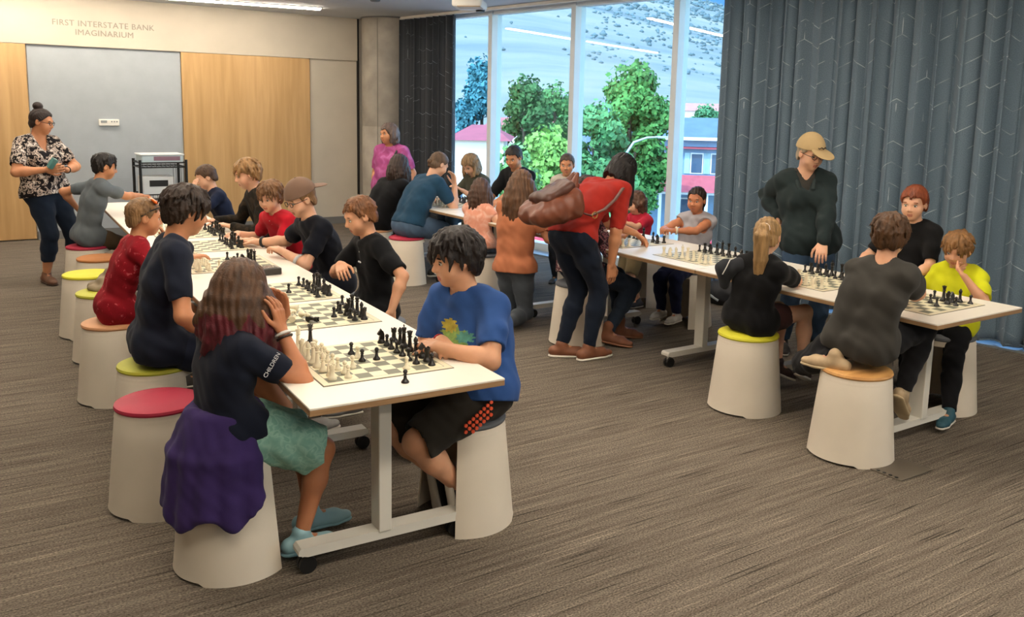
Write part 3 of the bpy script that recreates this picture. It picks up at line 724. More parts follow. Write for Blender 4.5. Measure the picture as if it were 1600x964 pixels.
x, y = r1(.42, 1.83); board(x, y, R1, 'third from the camera',
    ['RP....pr', 'NP....pn', 'BP....pb', 'QP..p.pq', 'KP....pk', '.P....pb', '.P....p.', '........'], seed=3)
x, y = r1(.36, 2.80); board(x, y, R1, 'before the boy in a backwards cap',
    ['RP...P..', 'NPP..p..', 'BP...pk.', 'QP..pnq.', 'KP...pr.', 'BP...pb.', '.P..p...', '........'], seed=4)
x, y = r1(.38, 3.56); board(x, y, R1, 'before the boy in a red polo',
    ['RP....pr', 'NP....pn', 'BP....pb', 'QP....pq', 'KP....pk', 'BP.....b', '.P....p.', '......p.'], seed=5)
x, y = r1(.40, 4.22); board(x, y, R1, 'before the blond boy in a dark sweatshirt',
    ['RP....pr', 'NP....pn', 'BP....pb', 'QP....pq', 'KP....pk', 'BP.....b', 'NP....p.', 'RP....pr'], seed=6)
x, y = r1(.38, 5.55); board(x, y, R1, 'on the table nearest the wire cart', ['RP....pr', '.P....pn', 'BP.....b', '.P....pq', 'KP....pk'], seed=7)
board(X2 + .40, 2.72, 0, 'between the dark grey and yellow shirted boys',
    ['.....p.p', '...p.rnb', '....p.qp', '......p.', '.....k..', '........', '........', '........'], seed=8)
board(X2 + .41, 3.38, 0, 'in front of the blond ponytailed girl',
    ['R.....pr', 'N.P...pn', 'BP....pb', 'QP....pq', 'KP....pk', 'BP....pb', 'NP....pn', 'RP....pr'], seed=9)
board(X2 + .40, 4.30, 0, 'in front of the girl in the grey top',
    ['RP....pr', 'NP....pn', 'BP....pb', 'QP....pq', 'KP....pk', 'BP....pb', 'NP....pn', 'RP....pr'], seed=10)
board(X2 + .38, 5.12, 0, 'under the bending woman',
    ['RP....pr', 'NP....pn', '.P.....b', 'QP....p.', 'KP....pk', '.P....p.', 'NP....p.', 'R......r'], seed=11)
board(X2 + .40, 6.55, 0, 'in front of the peach tie-dye girl', ['RP....pr', 'NP....pn', 'BP....pb', 'QP....pq', 'KP....pk', 'BP....pb'], seed=12)
board(X2 + .40, 7.90, 0, 'in front of the woman in denim skirt', ['RP....pr', 'NP....pn', 'BP....pb', 'QP....pq', 'KP....pk', 'BP....pb', 'NP....pn', 'RP....pr'], seed=13)
# loose pieces standing off the boards
for k, c_, px, py, note in (('queen', 'b', 1.245, 3.452, 'standing off the board behind the near ivory pieces'), ('king', 'w', 1.175, 3.40, 'standing tallest behind the near ivory rooks'),
                            ('pawn', 'b', 1.355, 2.785, 'standing alone on the near table edge')):
    put_piece(k, c_, px, py, TZ, '', 0.0, note)
# heap of captured ivory pieces in a clear bag on the second board
bx, by = r1(.27, 1.22)
for k in range(9):
    o = put_piece(('pawn', 'rook', 'pawn', 'knight', 'pawn', 'bishop', 'pawn', 'pawn', 'rook')[k], 'w', bx + .035 * math.cos(k * 2.4) * (k % 3), by + .035 * math.sin(k * 2.4) * (k % 3), TZ + .02 + .014 * (k // 4), '', 0, 'lying in the heap near the girl raised hand')
    o.rotation_euler = (PI / 2 * .95, 0, k * 1.3)
o = put_piece('rook', 'b', bx + .075, by - .075, TZ + .019, '', 0, 'lying on its side by the ivory heap'); o.rotation_euler = (PI / 2, 0, .6)
# display box on the table
x, y = r1(.46, 2.38)
db = empty('display_box', (x, y, TZ), R1 + .12, label='dark flat rectangular display box lying on the left-row table', cat='chess clock')
MB().box((0, 0, .02), (.20, .11, .04), .006).build('case', mat('dark_case', '2c2620', .4), db)
MB().box((0, -.002, .041), (.165, .075, .003)).build('screen', mat('smoky_screen', '6c675c', .25), db)
# papers
for (px, py, rz, lab) in ((4.17, 3.97, .2, 'white paper sheet on the window-row table beside the ponytailed girl'), (1.62, 8.10, .5, 'white paper sheet on the far left-row table')):
    MB().box((0, 0, .0006), (.21, .28, .0012)).build('paper_sheet', mat('paper_white', 'e9e6df', .8), loc=(px, py, TZ + .0002), label=lab, cat='paper').rotation_euler = (0, 0, rz)

# wire cart ------------------------------------------------------
ct = empty('wire_cart', (2.27, 11.45, 0), 0.0, label='black wire cart with clear bins against the grey wall panel', cat='cart')
wdt, dpt, ht = .52, .42, 1.02
for sx in (-1, 1):
    for sy in (-1, 1):
        MB().tube([(sx * wdt / 2, sy * dpt / 2, .04), (sx * wdt / 2, sy * dpt / 2, ht)], .017, 10).build('post', M_BLACK, ct, smooth=True)
        MB().tube([(sx * wdt / 2, sy * dpt / 2 - .01, .025), (sx * wdt / 2, sy * dpt / 2 + .01, .025)], .025, 14).build('wheel', M_BLACK, ct, smooth=True)
for z in (.10, .55, .93):
    mb = MB()
    for q in ((-1, -1, 1, -1), (1, -1, 1, 1), (1, 1, -1, 1), (-1, 1, -1, -1)):
        for dz in (0, .055): mb.tube([(q[0] * wdt / 2, q[1] * dpt / 2, z + dz), (q[2] * wdt / 2, q[3] * dpt / 2, z + dz)], .008, 6)
    for k in range(12):
        xx = -wdt / 2 + wdt * (k + .5) / 12; mb.tube([(xx, -dpt / 2, z), (xx, dpt / 2, z)], .003, 5)
    for k in range(10):
        xx = -wdt / 2 + wdt * (k + .5) / 10; mb.tube([(xx, -dpt / 2, z), (xx, -dpt / 2, z + .055)], .003, 5)
    mb.build('shelf', M_BLACK, ct)
mb = MB()
for k in range(5): mb.tube([(wdt / 2 - .03 - k * .03, -dpt / 2, .93), (wdt / 2 - .03 - k * .03, -dpt / 2, .74 - .02 * k), (wdt / 2 - .10 - k * .03, -dpt / 2, .68 - .02 * k)], .003, 5)
mb.build('side_wires', M_BLACK, ct)
M_CLEAR = mat('clear_tub', 'bfd0d6', .25, spec=.6)
for (z, hh, lab) in ((.985, .09, 'translucent tub with pink contents on top of the wire cart'),):
    tb = empty('storage_tub', (2.27, 11.45, z), label=lab, cat='tub')
    MB().box((0, 0, .045), (.47, .36, .09), .012).build('tub', M_CLEAR, tb); MB().box((0, 0, .095), (.50, .39, .016), .006).build('lid', mat('lid_white', 'dfe3e4', .5), tb)
    MB().box((.05, -.181, .05), (.30, .006, .05)).build('contents', mat('pink_contents', '8a6a78', .7), tb)
dv = empty('white_box', (2.22, 11.45, .556), label='white box with a black front window on the cart shelf', cat='box')
MB().box((0, 0, .13), (.36, .32, .26), .01).build('carton', mat('carton_white', 'd5d8d8', .7), dv); MB().box((0, -.163, .18), (.21, .008, .075)).build('window', M_BLACK, dv)
dv = empty('white_box', (2.27, 11.45, .106), label='white carton on the lowest cart shelf', cat='box')
MB().box((0, 0, .14), (.42, .33, .28), .01).build('carton', mat('carton_white', 'd5d8d8', .7), dv); MB().box((0, -.168, .22), (.06, .006, .02)).build('handle_hole', M_BLACK, dv)
# ================================================================ PEOPLE: implicit surfaces turned into meshes
F32 = np.float32
def V3(*a): return np.array(a, dtype=np.float64)
def unit(v):
    v = np.asarray(v, float); n = np.linalg.norm(v); return v / n if n > 1e-9 else v
class Op:
    __slots__ = ('f', 'lo', 'hi', 'k', 't')
    def __init__(s, f, lo, hi, k=.0, t='u'): s.f, s.lo, s.hi, s.k, s.t = f, lo, hi, k, t
def cap(a, b, ra, rb, k=.02, flat=None, t='u'):
    """tapered capsule; flat=(dir, s): cross-section squeezed by s along dir"""
    a = np.asarray(a, float); b = np.asarray(b, float); d = b - a; L2 = max(d @ d, 1e-9); R = max(ra, rb)
    def f(X, Y, Z):
        px, py, pz = X - F32(a[0]), Y - F32(a[1]), Z - F32(a[2])
        h = np.clip((px * F32(d[0]) + py * F32(d[1]) + pz * F32(d[2])) * F32(1 / L2), 0, 1)
        qx, qy, qz = px - h * F32(d[0]), py - h * F32(d[1]), pz - h * F32(d[2])
        q = qx * qx + qy * qy + qz * qz
        if flat is not None:
            w, s = flat; c = qx * F32(w[0]) + qy * F32(w[1]) + qz * F32(w[2]); q = q + c * c * F32(1 / (s * s) - 1)
        return np.sqrt(q) - (F32(ra) + h * F32(rb - ra))
    return Op(f, np.minimum(a, b) - R, np.maximum(a, b) + R, k, t)
def ell(c, ax, r, k=.02, t='u'):
    c = np.asarray(c, float); ax = np.asarray(ax, float); R = max(r)
    def f(X, Y, Z):
        px, py, pz = X - F32(c[0]), Y - F32(c[1]), Z - F32(c[2]); s0 = 0; s1 = 0
        for i in range(3):
            l = px * F32(ax[i][0]) + py * F32(ax[i][1]) + pz * F32(ax[i][2]); l = l * F32(1 / r[i]); s0 = s0 + l * l; l = l * F32(1 / r[i]); s1 = s1 + l * l
        k0 = np.sqrt(s0); return k0 * (k0 - 1) / np.maximum(np.sqrt(s1), F32(1e-4))
    return Op(f, c - R, c + R, k, t)
BIGF = F32(9.0)
def field(ops, o, h, n):
    F = np.full(n, BIGF, F32)
    xs = [(o[i] + h * np.arange(n[i])).astype(F32) for i in range(3)]
    for op in ops:
        if op.t == 'd' or op.lo is None:
            i0, i1 = [0, 0, 0], list(n)
        else:
            m = op.k + 2.5 * h
            i0 = [max(0, int((op.lo[i] - m - o[i]) / h)) for i in range(3)]; i1 = [min(n[i], int((op.hi[i] + m - o[i]) / h) + 2) for i in range(3)]
        if any(i1[i] <= i0[i] for i in range(3)): continue
        X = xs[0][i0[0]:i1[0], None, None]; Y = xs[1][None, i0[1]:i1[1], None]; Z = xs[2][None, None, i0[2]:i1[2]]
        S = F[i0[0]:i1[0], i0[1]:i1[1], i0[2]:i1[2]]
        if op.t == 'd':
            near = np.abs(S) < 0.05
            if near.any():
                D = np.broadcast_to(op.f(X, Y, Z), S.shape); S[near] += D[near]
            continue
        d = op.f(X, Y, Z)
        if op.t == 'u':
            if op.k > 0:
                g = np.maximum(F32(op.k) - np.abs(S - d), 0) * F32(1 / op.k); S[...] = np.minimum(S, d) - g * g * F32(op.k / 4)
            else: S[...] = np.minimum(S, d)
        elif op.t == 's':
            d = -d
            if op.k > 0:
                g = np.maximum(F32(op.k) - np.abs(S - d), 0) * F32(1 / op.k); S[...] = np.maximum(S, d) + g * g * F32(op.k / 4)
            else: S[...] = np.maximum(S, d)
        elif op.t == 'i': S[...] = np.maximum(S, d)
    return F
def nets(F, o, h):
    S = F < 0; n = F.shape
    c = np.zeros((n[0] - 1, n[1] - 1, n[2] - 1), np.int8)
    for i in (0, 1):
        for j in (0, 1):
            for k in (0, 1): c += S[i:n[0] - 1 + i, j:n[1] - 1 + j, k:n[2] - 1 + k]
    act = (c > 0) & (c < 8); idx = np.argwhere(act)
    if len(idx) == 0: return np.zeros((0, 3)), np.zeros((0, 4), np.int32)
    vid = np.full(act.shape, -1, np.int32); vid[act] = np.arange(len(idx), dtype=np.int32)
    acc = np.zeros((len(idx), 3)); cnt = np.zeros(len(idx))
    cor = [(i, j, k) for i in (0, 1) for j in (0, 1) for k in (0, 1)]
    val = {q: F[idx[:, 0] + q[0], idx[:, 1] + q[1], idx[:, 2] + q[2]] for q in cor}
    for q in cor:
        for ax in range(3):
            if q[ax]: continue
            p = list(q); p[ax] = 1; p = tuple(p); f0, f1 = val[q], val[p]; m = (f0 < 0) != (f1 < 0)
            t = f0[m] / (f0[m] - f1[m]); add = np.tile(np.array(q, float), (m.sum(), 1)); add[:, ax] += t
            acc[m] += add; cnt[m] += 1
    V = (idx + acc / cnt[:, None]) * h + np.asarray(o)
    Q = []
    for ax in range(3):
        b, e = (ax + 1) % 3, (ax + 2) % 3
        s0 = [slice(1, -1)] * 3; s1 = [slice(1, -1)] * 3; s0[ax] = slice(0, -1); s1[ax] = slice(1, None)
        A = S[tuple(s0)]; B = S[tuple(s1)]; off = np.array([1, 1, 1]); off[ax] = 0
        for flip, mm in ((False, A & ~B), (True, ~A & B)):
            e0 = np.argwhere(mm) + off
            if len(e0) == 0: continue
            g = lambda db, de: vid[tuple((e0 + np.array([(-db if i == b else -de if i == e else 0) for i in range(3)])).T)]
            quad = np.stack([g(1, 1), g(0, 1), g(0, 0), g(1, 0)], 1); Q.append(quad[:, ::-1] if flip else quad)
    return V, np.concatenate(Q)
def solid(ops, h, fine=()):
    """mesh of the implicit body; fine = [(lo, hi, h)] boxes meshed at a finer step"""
    U = [p for p in ops if p.t == 'u']
    lo = np.min([p.lo for p in U], 0) - 2.6 * h; hi = np.max([p.hi for p in U], 0) + 2.6 * h
    n = tuple(int(v) + 2 for v in (hi - lo) / h)
    V, Q = nets(field(ops, lo, h, n), lo, h)
    if fine:
        cen = V[Q].mean(1); keep = np.ones(len(Q), bool)
        for a, b, hf in fine: keep &= ~np.all((cen > np.asarray(a) + h * 1.1) & (cen < np.asarray(b) - h * 1.1), 1)
        Q = Q[keep]; parts = [(V, Q)]
        for a, b, hf in fine:
            a = np.asarray(a); n = tuple(int(v) + 2 for v in (np.asarray(b) - a) / hf)
            parts.append(nets(field(ops, a, hf, n), a, hf))
        VV, QQ, o = [], [], 0
        for v, q in parts: VV.append(v); QQ.append(q + o); o += len(v)
        V, Q = np.concatenate(VV), np.concatenate(QQ)
        used = np.unique(Q); mp = np.full(len(V), -1, np.int32); mp[used] = np.arange(len(used)); V = V[used]; Q = mp[Q]
    return V, Q
def folds(amp, fx=38.0, seed=0.0):
    def f(X, Y, Z):
        return F32(amp) * (np.sin(X * F32(fx) + Z * F32(fx * .6) + 2 * np.sin(Y * 17 + Z * 11 + F32(seed)) + F32(seed)) * np.sin(Y * F32(fx * .8) - Z * F32(fx * .5) + 1.7 * np.sin(X * 13 + F32(seed))))
    return Op(f, None, None, 0, 'd')
def plane_cut(p, nrm):
    """keep the side nrm points away from"""
    p = np.asarray(p, float); w = unit(nrm)
    return Op(lambda X, Y, Z: (X - F32(p[0])) * F32(w[0]) + (Y - F32(p[1])) * F32(w[1]) + (Z - F32(p[2])) * F32(w[2]), None, None, 0, 'i')
def ik(a, t, l1, l2, pole):
    a = np.asarray(a, float); t = np.asarray(t, float); v = t - a; L = np.linalg.norm(v)
    if L > (l1 + l2) * .998: t = a + v / L * (l1 + l2) * .998; v = t - a; L = np.linalg.norm(v)
    if L < abs(l1 - l2) + .01: L = abs(l1 - l2) + .01
    u = unit(v); x = (l1 * l1 - l2 * l2 + L * L) / (2 * L); hh = math.sqrt(max(l1 * l1 - x * x, 0)); p = np.asarray(pole, float); p = p - u * (p @ u)
    return a + u * x + unit(p) * hh, t
UP = V3(0, 0, 1)
def az(d): d = math.radians(d); return V3(math.cos(d), math.sin(d), 0)

def hand_ops(w, fd, pn, side, hl, curl, spread=.10):
    """w wrist, fd finger direction, pn palm normal, side: direction towards the thumb"""
    fd = unit(fd); pn = unit(pn - fd * (pn @ fd)); sd = unit(side - fd * (side @ fd) - pn * (side @ pn)); o = []; fr = .047 * hl
    for i, (off, ln) in enumerate(((.30, .40), (.10, .44), (-.10, .41), (-.29, .32))):
        kn = w + fd * hl * (.50 - .02 * abs(i - 1)) + sd * off * hl * .62
        o.append(cap(w + fd * .04 * hl + sd * off * hl * .42, kn, fr * 1.55, fr * 1.25, .012))
        p = kn; a = curl * .6; d0 = unit(fd + sd * spread * off * 2)
        for s, (fl, ba) in enumerate(((.45, 0), (.30, 1.0), (.25, .7))):
            a += curl * ba; q = p + (d0 * math.cos(a) + pn * math.sin(a)) * hl * ln * fl
            o.append(cap(p, q, fr * (1.08 - .1 * s), fr * (.98 - .1 * s), .003)); p = q
    b0 = w + fd * .10 * hl + sd * .16 * hl; b1 = w + fd * .32 * hl + sd * .34 * hl + pn * .08 * hl; b2 = b1 + (fd * .8 + sd * .25 + pn * (.15 + curl * .4)) * hl * .17; b3 = b2 + (fd * .9 + pn * (.2 + curl * .5) - sd * .05) * hl * .14
    o += [cap(b0, b1, fr * 1.5, fr * 1.2, .010), cap(b1, b2, fr * 1.2, fr * 1.05, .004), cap(b2, b3, fr * 1.05, fr * .9, .003)]
    return o

class Person:
    def __init__(s, label, S, P, H, yaw, hyaw=None, hpitch=15, hroll=0, syaw=None, build=1.0, hunch=.04, hs=None, skin='c98f6d', near=False, **kw):
        s.kw = kw; s.S = S; k = s.k = S / 1.75; s.b = build; s.label = label
        s.hs = hs or (0.80 + 0.2 * min(1, (S - .9) / .8)); s.near = near
        s.P = V3(*P); s.H = V3(*H); hyaw = yaw if hyaw is None else hyaw; syaw = yaw if syaw is None else syaw
        s.f = az(yaw); s.r = np.cross(s.f, UP); s.sf = az(syaw); s.sr = np.cross(s.sf, UP)
        p = math.radians(hpitch); hf = az(hyaw) * math.cos(p) - UP * math.sin(p); hr = np.cross(az(hyaw), UP); hu = np.cross(hr, hf)
        q = math.radians(hroll); hr, hu = hr * math.cos(q) + hu * math.sin(q), hu * math.cos(q) - hr * math.sin(q)
        s.hf, s.hr, s.hu = hf, hr, hu; s.ax = (hr, hf, hu)
        s.N = s.H - hu * (.085 * s.hs) - UP * (.062 * k + .02) - az(hyaw) * .020 * s.hs - s.sf * .018 * k
        d = s.N - s.P; back = -unit(s.sf - unit(d) * (s.sf @ unit(d)))
        c = (s.P + s.N) / 2 + back * hunch * k
        s.sp = lambda t: (1 - t) ** 2 * s.P + 2 * t * (1 - t) * c + t * t * s.N
        s.tan = unit(s.N - s.sp(.8)); s.skin = skin
        sw = kw.get('sw', .165) * k
        nb = s.N - s.tan * .045 * k
        sh = kw.get('shrug', 0) * k
        s.sh = {1: nb + s.sr * sw + UP * sh, -1: nb - s.sr * sw + UP * sh}        # 1 = right
        s.hip = {1: s.P + s.r * .085 * k, -1: s.P - s.r * .085 * k}
        s.arm = {}; s.leg = {}
        for sd, key in ((1, 'R'), (-1, 'L')):
            h = kw.get('hand' + key); side = s.sr * sd
            if h is None: h = dict(t=s.sh[sd] + UP * (-.50 * k) + s.sf * .06 * k + side * .06 * k)
            if not isinstance(h, dict): h = dict(t=h)
            pole = h.get('pole', tuple(-UP * .6 + side * .5 - s.sf * .5))
            e, w = ik(s.sh[sd], h['t'], .172 * S, .150 * S, pole)
            fd = unit(h['fd']) if 'fd' in h else unit(w - e); pn = V3(*h['pn']) if 'pn' in h else (-UP if abs(fd[2]) < .8 else -side)
            th = V3(*h['th']) if 'th' in h else -side * 1.0 + (s.sf * .5 if abs(fd[2]) > .7 else 0)
            s.arm[sd] = (e, w, fd, pn, th, h.get('curl', .45))
            g = kw.get('foot' + key)
            if g is None: g = dict(t=s.hip[sd] + s.f * .0 - UP * (s.P[2] - .07 * k))
            if not isinstance(g, dict): g = dict(t=g)
            kn, an = ik(s.hip[sd], g['t'], .245 * S, .246 * S, g.get('pole', tuple(s.f + UP * .3)))
            s.leg[sd] = (kn, an, unit(V3(*g['toe'])) if 'toe' in g else s.f, g.get('sole', 0))
        s.make()
    def L(s, x, y, z): return s.H + s.hs * (x * s.hr + y * s.hf + z * s.hu)
    # -- torso as a list of capsules, inflated by e
    def torso(s, e=0.0, low=True, kk=.035):
        k, b = s.k, s.b; o = []
        w = lambda a, c: unit(np.cross(s.sr, unit(c - a)))
        A, B, C, D = s.sp(.06), s.sp(.36), s.sp(.66), s.sp(.90)
        half = .055 * k * b
        for (p, q, r0, r1, fl, ww) in ((A, B, .112 * b, .108 * b, .80, half), (B, C, .108 * b, .118 * b, .74, .058 * k), (C, D, .118 * (b * .5 + .5), .085, .78, .075 * k)):
            for sd in (-1, 1):
                o.append(cap(p + s.sr * sd * ww, q + s.sr * sd * ww, r0 * k + e, r1 * k + e, kk, (w(p, q), fl)))
        o.append(cap(s.sh[1] * .82 + s.sh[-1] * .18, s.sh[-1] * .82 + s.sh[1] * .18, .056 * k + e, .056 * k + e, kk))
        for sd in (-1, 1): o.append(cap(s.N * .75 + s.sh[sd] * .25 + s.tan * .012 * k, s.sh[sd], .048 * k + e * .8, .050 * k + e, kk))
        if s.b > 1.12: o.append(ell(s.sp(.30) + s.sf * .055 * k * b, (s.sr, w(A, B), unit(B - A)), (.125 * k * b + e, .10 * k * b + e, .13 * k * b + e), .04))
        if s.kw.get('bust'): 
            for sd in (-1, 1): o.append(ell(s.sp(.66) + s.sf * .085 * k + s.sr * sd * .075 * k, (s.sr, s.sf, UP), (.075 * k + e, .07 * k + e, .075 * k + e), .04))
        if low:
            o.append(cap(s.hip[1], s.hip[-1], .108 * k * b + e, .108 * k * b + e, .04))
        return o
    def arm_ops(s, sd, e=0, upto=2.0, frm=0.0, kk=.02):
        k = s.k; b = .5 + .5 * s.b; el, w = s.arm[sd][:2]; sh = s.sh[sd]; o = []
        r = lambda t: np.interp(t, (0, .5, 1, 1.3, 2), (.054 * b, .048 * b, .040 * b, .042 * b, .026)) * k
        pt = lambda t: sh + (el - sh) * t if t <= 1 else el + (w - el) * (t - 1)
        ts = [t for t in (0, .5, 1, 1.3, 2.0) if frm < t < upto]; ts = [frm] + ts + [upto]
        for a, c in zip(ts, ts[1:]): o.append(cap(pt(a), pt(c), r(a) + e, r(c) + e, kk))
        return o
    def leg_ops(s, sd, e=0, upto=2.0, kk=.025, flare=0):
        k = s.k; b = .45 + .55 * s.b; kn, an = s.leg[sd][:2]; hp = s.hip[sd]; o = []
        r = lambda t: np.interp(t, (0, .4, 1, 1.35, 2), (.092 * b, .082 * b, .056 * b, .056 * b, .034)) * k + flare * min(t, 1)
        def pt(t):
            if t <= 1: return hp + (kn - hp) * t
            q = kn + (an - kn) * (t - 1); back = -unit(np.cross(s.r * 1.0, unit(an - kn))) ; return q
        ts = [0] + [t for t in (.4, 1, 1.35, 2.0) if t < upto] + [upto]
        for a, c in zip(ts, ts[1:]): o.append(cap(pt(a), pt(c), r(a) + e, r(c) + e, kk))
        return o
    def head_ops(s):
        h = s.hs; L = s.L; ax = s.ax; E = lambda c, r, k=.02, t='u': ell(L(*c), ax, [v * h for v in r], k * h, t); Cp = lambda a, b, ra, rb, k=.012: cap(L(*a), L(*b), ra * h, rb * h, k * h)
        o = [E((0, -.012, .030), (.075, .095, .086)), E((0, .026, -.036), (.060, .064, .070), .03), E((0, .052, -.088), (.026, .026, .022), .03),
             E((.034, .052, -.036), (.030, .030, .032), .03), E((-.034, .052, -.036), (.030, .030, .032), .03), Cp((-.034, .074, .020), (.034, .074, .020), .013, .013, .02),
             Cp((0, .084, .006), (0, .101, -.028), .0075, .0115, .012), E((.011, .092, -.033), (.009, .010, .008), .008), E((-.011, .092, -.033), (.009, .010, .008), .008)]
        for sg in (-1, 1): o.append(E((sg * .031, .100, -.001), (.020, .020, .0115), .012, 's'))
        o += [Cp((-.019, .076, -.061), (0, .085, -.058), .006, .0075, .006), Cp((.019, .076, -.061), (0, .085, -.058), .006, .0075, .006),
              Cp((-.016, .075, -.071), (0, .082, -.072), .006, .008, .006), Cp((.016, .075, -.071), (0, .082, -.072), .006, .008, .006)]
        for sg in (-1, 1):
            o.append(E((sg * .077, -.004, -.004), (.010, .020, .031), .008)); o.append(E((sg * .088, .002, 0), (.008, .011, .018), .006, 's'))
        rn = (.045 * s.k * (.6 + .4 * s.b) + .008)
        o.append(cap(s.N - s.tan * .03 * s.k, L(0, -.018, -.05), rn * 1.12, rn * .98, .025))
        return o
    def make(s):
        kw, k, S = s.kw, s.k, s.S
        hb, hh = ((.0085, .0036) if s.near else (.0115, .0052)); hc = .0065 if s.near else .0085
        s.root_loc = V3(s.P[0], s.P[1], 0); sk = skin_m(s.skin); lipm = skin_m(kw.get('lip', 'b4705c'))
        body = s.torso(-.004); hl = .106 * S; fine = []
        for sd in (1, -1):
            body += s.arm_ops(sd); e, w, fd, pn, th, curl = s.arm[sd]
            ho = hand_ops(w, fd, pn, th, hl, curl); body += ho
            lo = np.min([p.lo for p in ho], 0) - .012; hi = np.max([p.hi for p in ho], 0) + .012; fine.append((lo, hi, hh * .9))
            body += s.leg_ops(sd)
            kn, an, toe, _ = s.leg[sd]; body.append(cap(an - UP * .02 * k, an + toe * .14 * k - UP * .045 * k, .034 * k, .024 * k, .02))
        hd = s.head_ops(); body += hd
        R = .145 * s.hs; fine.insert(0, (s.H - R, s.H + R, hh))
        V, Q = solid(body, hb, fine)
        # lips get their own tone
        cen = V[Q].mean(1) - s.H; lx, ly, lz = [(cen @ a) / s.hs for a in s.ax]
        mi = ((np.abs(lx) < .0195 - .35 * np.abs(lz + .065)) & (lz < -.056) & (lz > -.0765) & (ly > .0795 - .22 * np.abs(lx))).astype(np.int32)
        me = quick_mesh('person', V - s.root_loc, Q, [sk, lipm], mi=mi)
        o = s.o = link('person', me); o.location = s.root_loc; tag(o, s.label, 'person', kw.get('group'))
        s.face(); s.hair(); s.clothes()
        for fn in kw.get('extra', ()): fn(s)
    def add(s, name, ops, m, h=None, label=None, parent=None):
        V, Q = solid(ops, h or (.0065 if s.near else .0085))
        if len(Q) == 0: return None
        me = quick_mesh(name, V - s.root_loc, Q, m); o = link(name, me, parent or s.o)
        if label: o['label'] = label
        return o
    def tubes(s, name, lines, r, m, seg=8, closed=False, parent=None):
        mb = MB()
        for l in lines: mb.tube([np.asarray(p) - s.root_loc for p in l], r, seg, closed)
        return mb.build(name, m, parent or s.o, smooth=True)
    def face(s):
        h = s.hs; hc = s.kw.get('brow', s.kw.get('hair', {}).get('col', '3a2a1e'))
        W_ = mat('eye_white', 'd8d2c8', .25)
        for sg in (-1, 1):
            c = s.L(sg * .031, .0735, .001); mb = MB()
            bmesh.ops.create_uvsphere(mb.bm, u_segments=14, v_segments=10, radius=.0125 * h)
            bmesh.ops.transform(mb.bm, matrix=Matrix.Translation(Vector(c - s.root_loc)), verts=mb.bm.verts)
            ey = mb.build('eye', W_, s.o, smooth=True)
            mb = MB(); c2 = s.L(sg * .031, .0803, -.001); bmesh.ops.create_uvsphere(mb.bm, u_segments=12, v_segments=8, radius=.0072 * h)
            bmesh.ops.transform(mb.bm, matrix=Matrix.Translation(Vector(c2 - s.root_loc)), verts=mb.bm.verts); mb.build('iris', mat('iris_brown', '2b1d14', .15), ey, smooth=True)
            # upper lid / lash line
            s.tubes('eyelid', [[s.L(sg * .031 + dx, .0795 + .0045 * (1 - (dx / .013) ** 2), .0055 + .0028 * (1 - (dx / .013) ** 2)) for dx in (-.013, -.0065, 0, .0065, .013)]], .0022 * h, mat('lash_dark', '2a1c15', .7), 6)
            s.tubes('eyebrow', [[s.L(sg * .031 + dx, .0875 - .18 * abs(dx) - (.004 if sg * dx > .01 else 0), .0235 - .28 * max(0, sg * dx - .006) + .05 * dx * sg) for dx in (-.017, -.008, 0, .008, .017)]], .0036 * h, hair_m(hc), 6)
    # -- hair
    def shell(s, t, pts, wave=.0, freq=9, groove=.0018, gn=46, low=.0, wide=0.0, vol=0.0):
        H, ax, h = s.H, s.ax, s.hs; xs = [p[0] for p in pts]; zs = [p[1] for p in pts]
        rr = (.075 + t + wide, .095 + t, .086 + t + vol)
        def f(X, Y, Z):
            px, py, pz = X - F32(H[0]), Y - F32(H[1]), Z - F32(H[2])
            lx, ly, lz = [(px * F32(a[0]) + py * F32(a[1]) + pz * F32(a[2])) * F32(1 / h) for a in ax]
            def el(cx, cy, cz, r):
                a, b, c = (lx - cx) / F32(r[0]), (ly - cy) / F32(r[1]), (lz - cz) / F32(r[2]); k0 = np.sqrt(a * a + b * b + c * c)
                k1 = np.sqrt((a / F32(r[0])) ** 2 + (b / F32(r[1])) ** 2 + (c / F32(r[2])) ** 2); return k0 * (k0 - 1) / np.maximum(k1, F32(1e-4))
            d = el(F32(0), F32(-.012), F32(.030), rr)
            d = np.minimum(d, el(F32(0), F32(-.030), F32(-.020), (.070 + t + wide, .070 + t, .075 + t)))
            if low: d = np.minimum(d, el(F32(0), F32(-.012), F32(-.045 - low * .4), (.074 + t + wide, .078 + t, .07 + low)))
            th = np.arctan2(lx, ly + F32(.03))
            d = d + F32(groove) * np.sin(th * F32(gn) + 3 * np.sin(lz * 30 + th * 5)) * np.clip((ly * ly + lx * lx) * 400, 0, 1)
            cut = np.interp(ly, xs, zs).astype(F32) - lz + F32(wave) * np.sin(lx * F32(freq * 16) + 2 * ly * 30) if wave else np.interp(ly, xs, zs).astype(F32) - lz
            return np.maximum(d, cut * F32(.85)) * F32(h)
        R = (.125 + t + low + vol) * h
        return Op(f, s.H - R, s.H + R, .004)
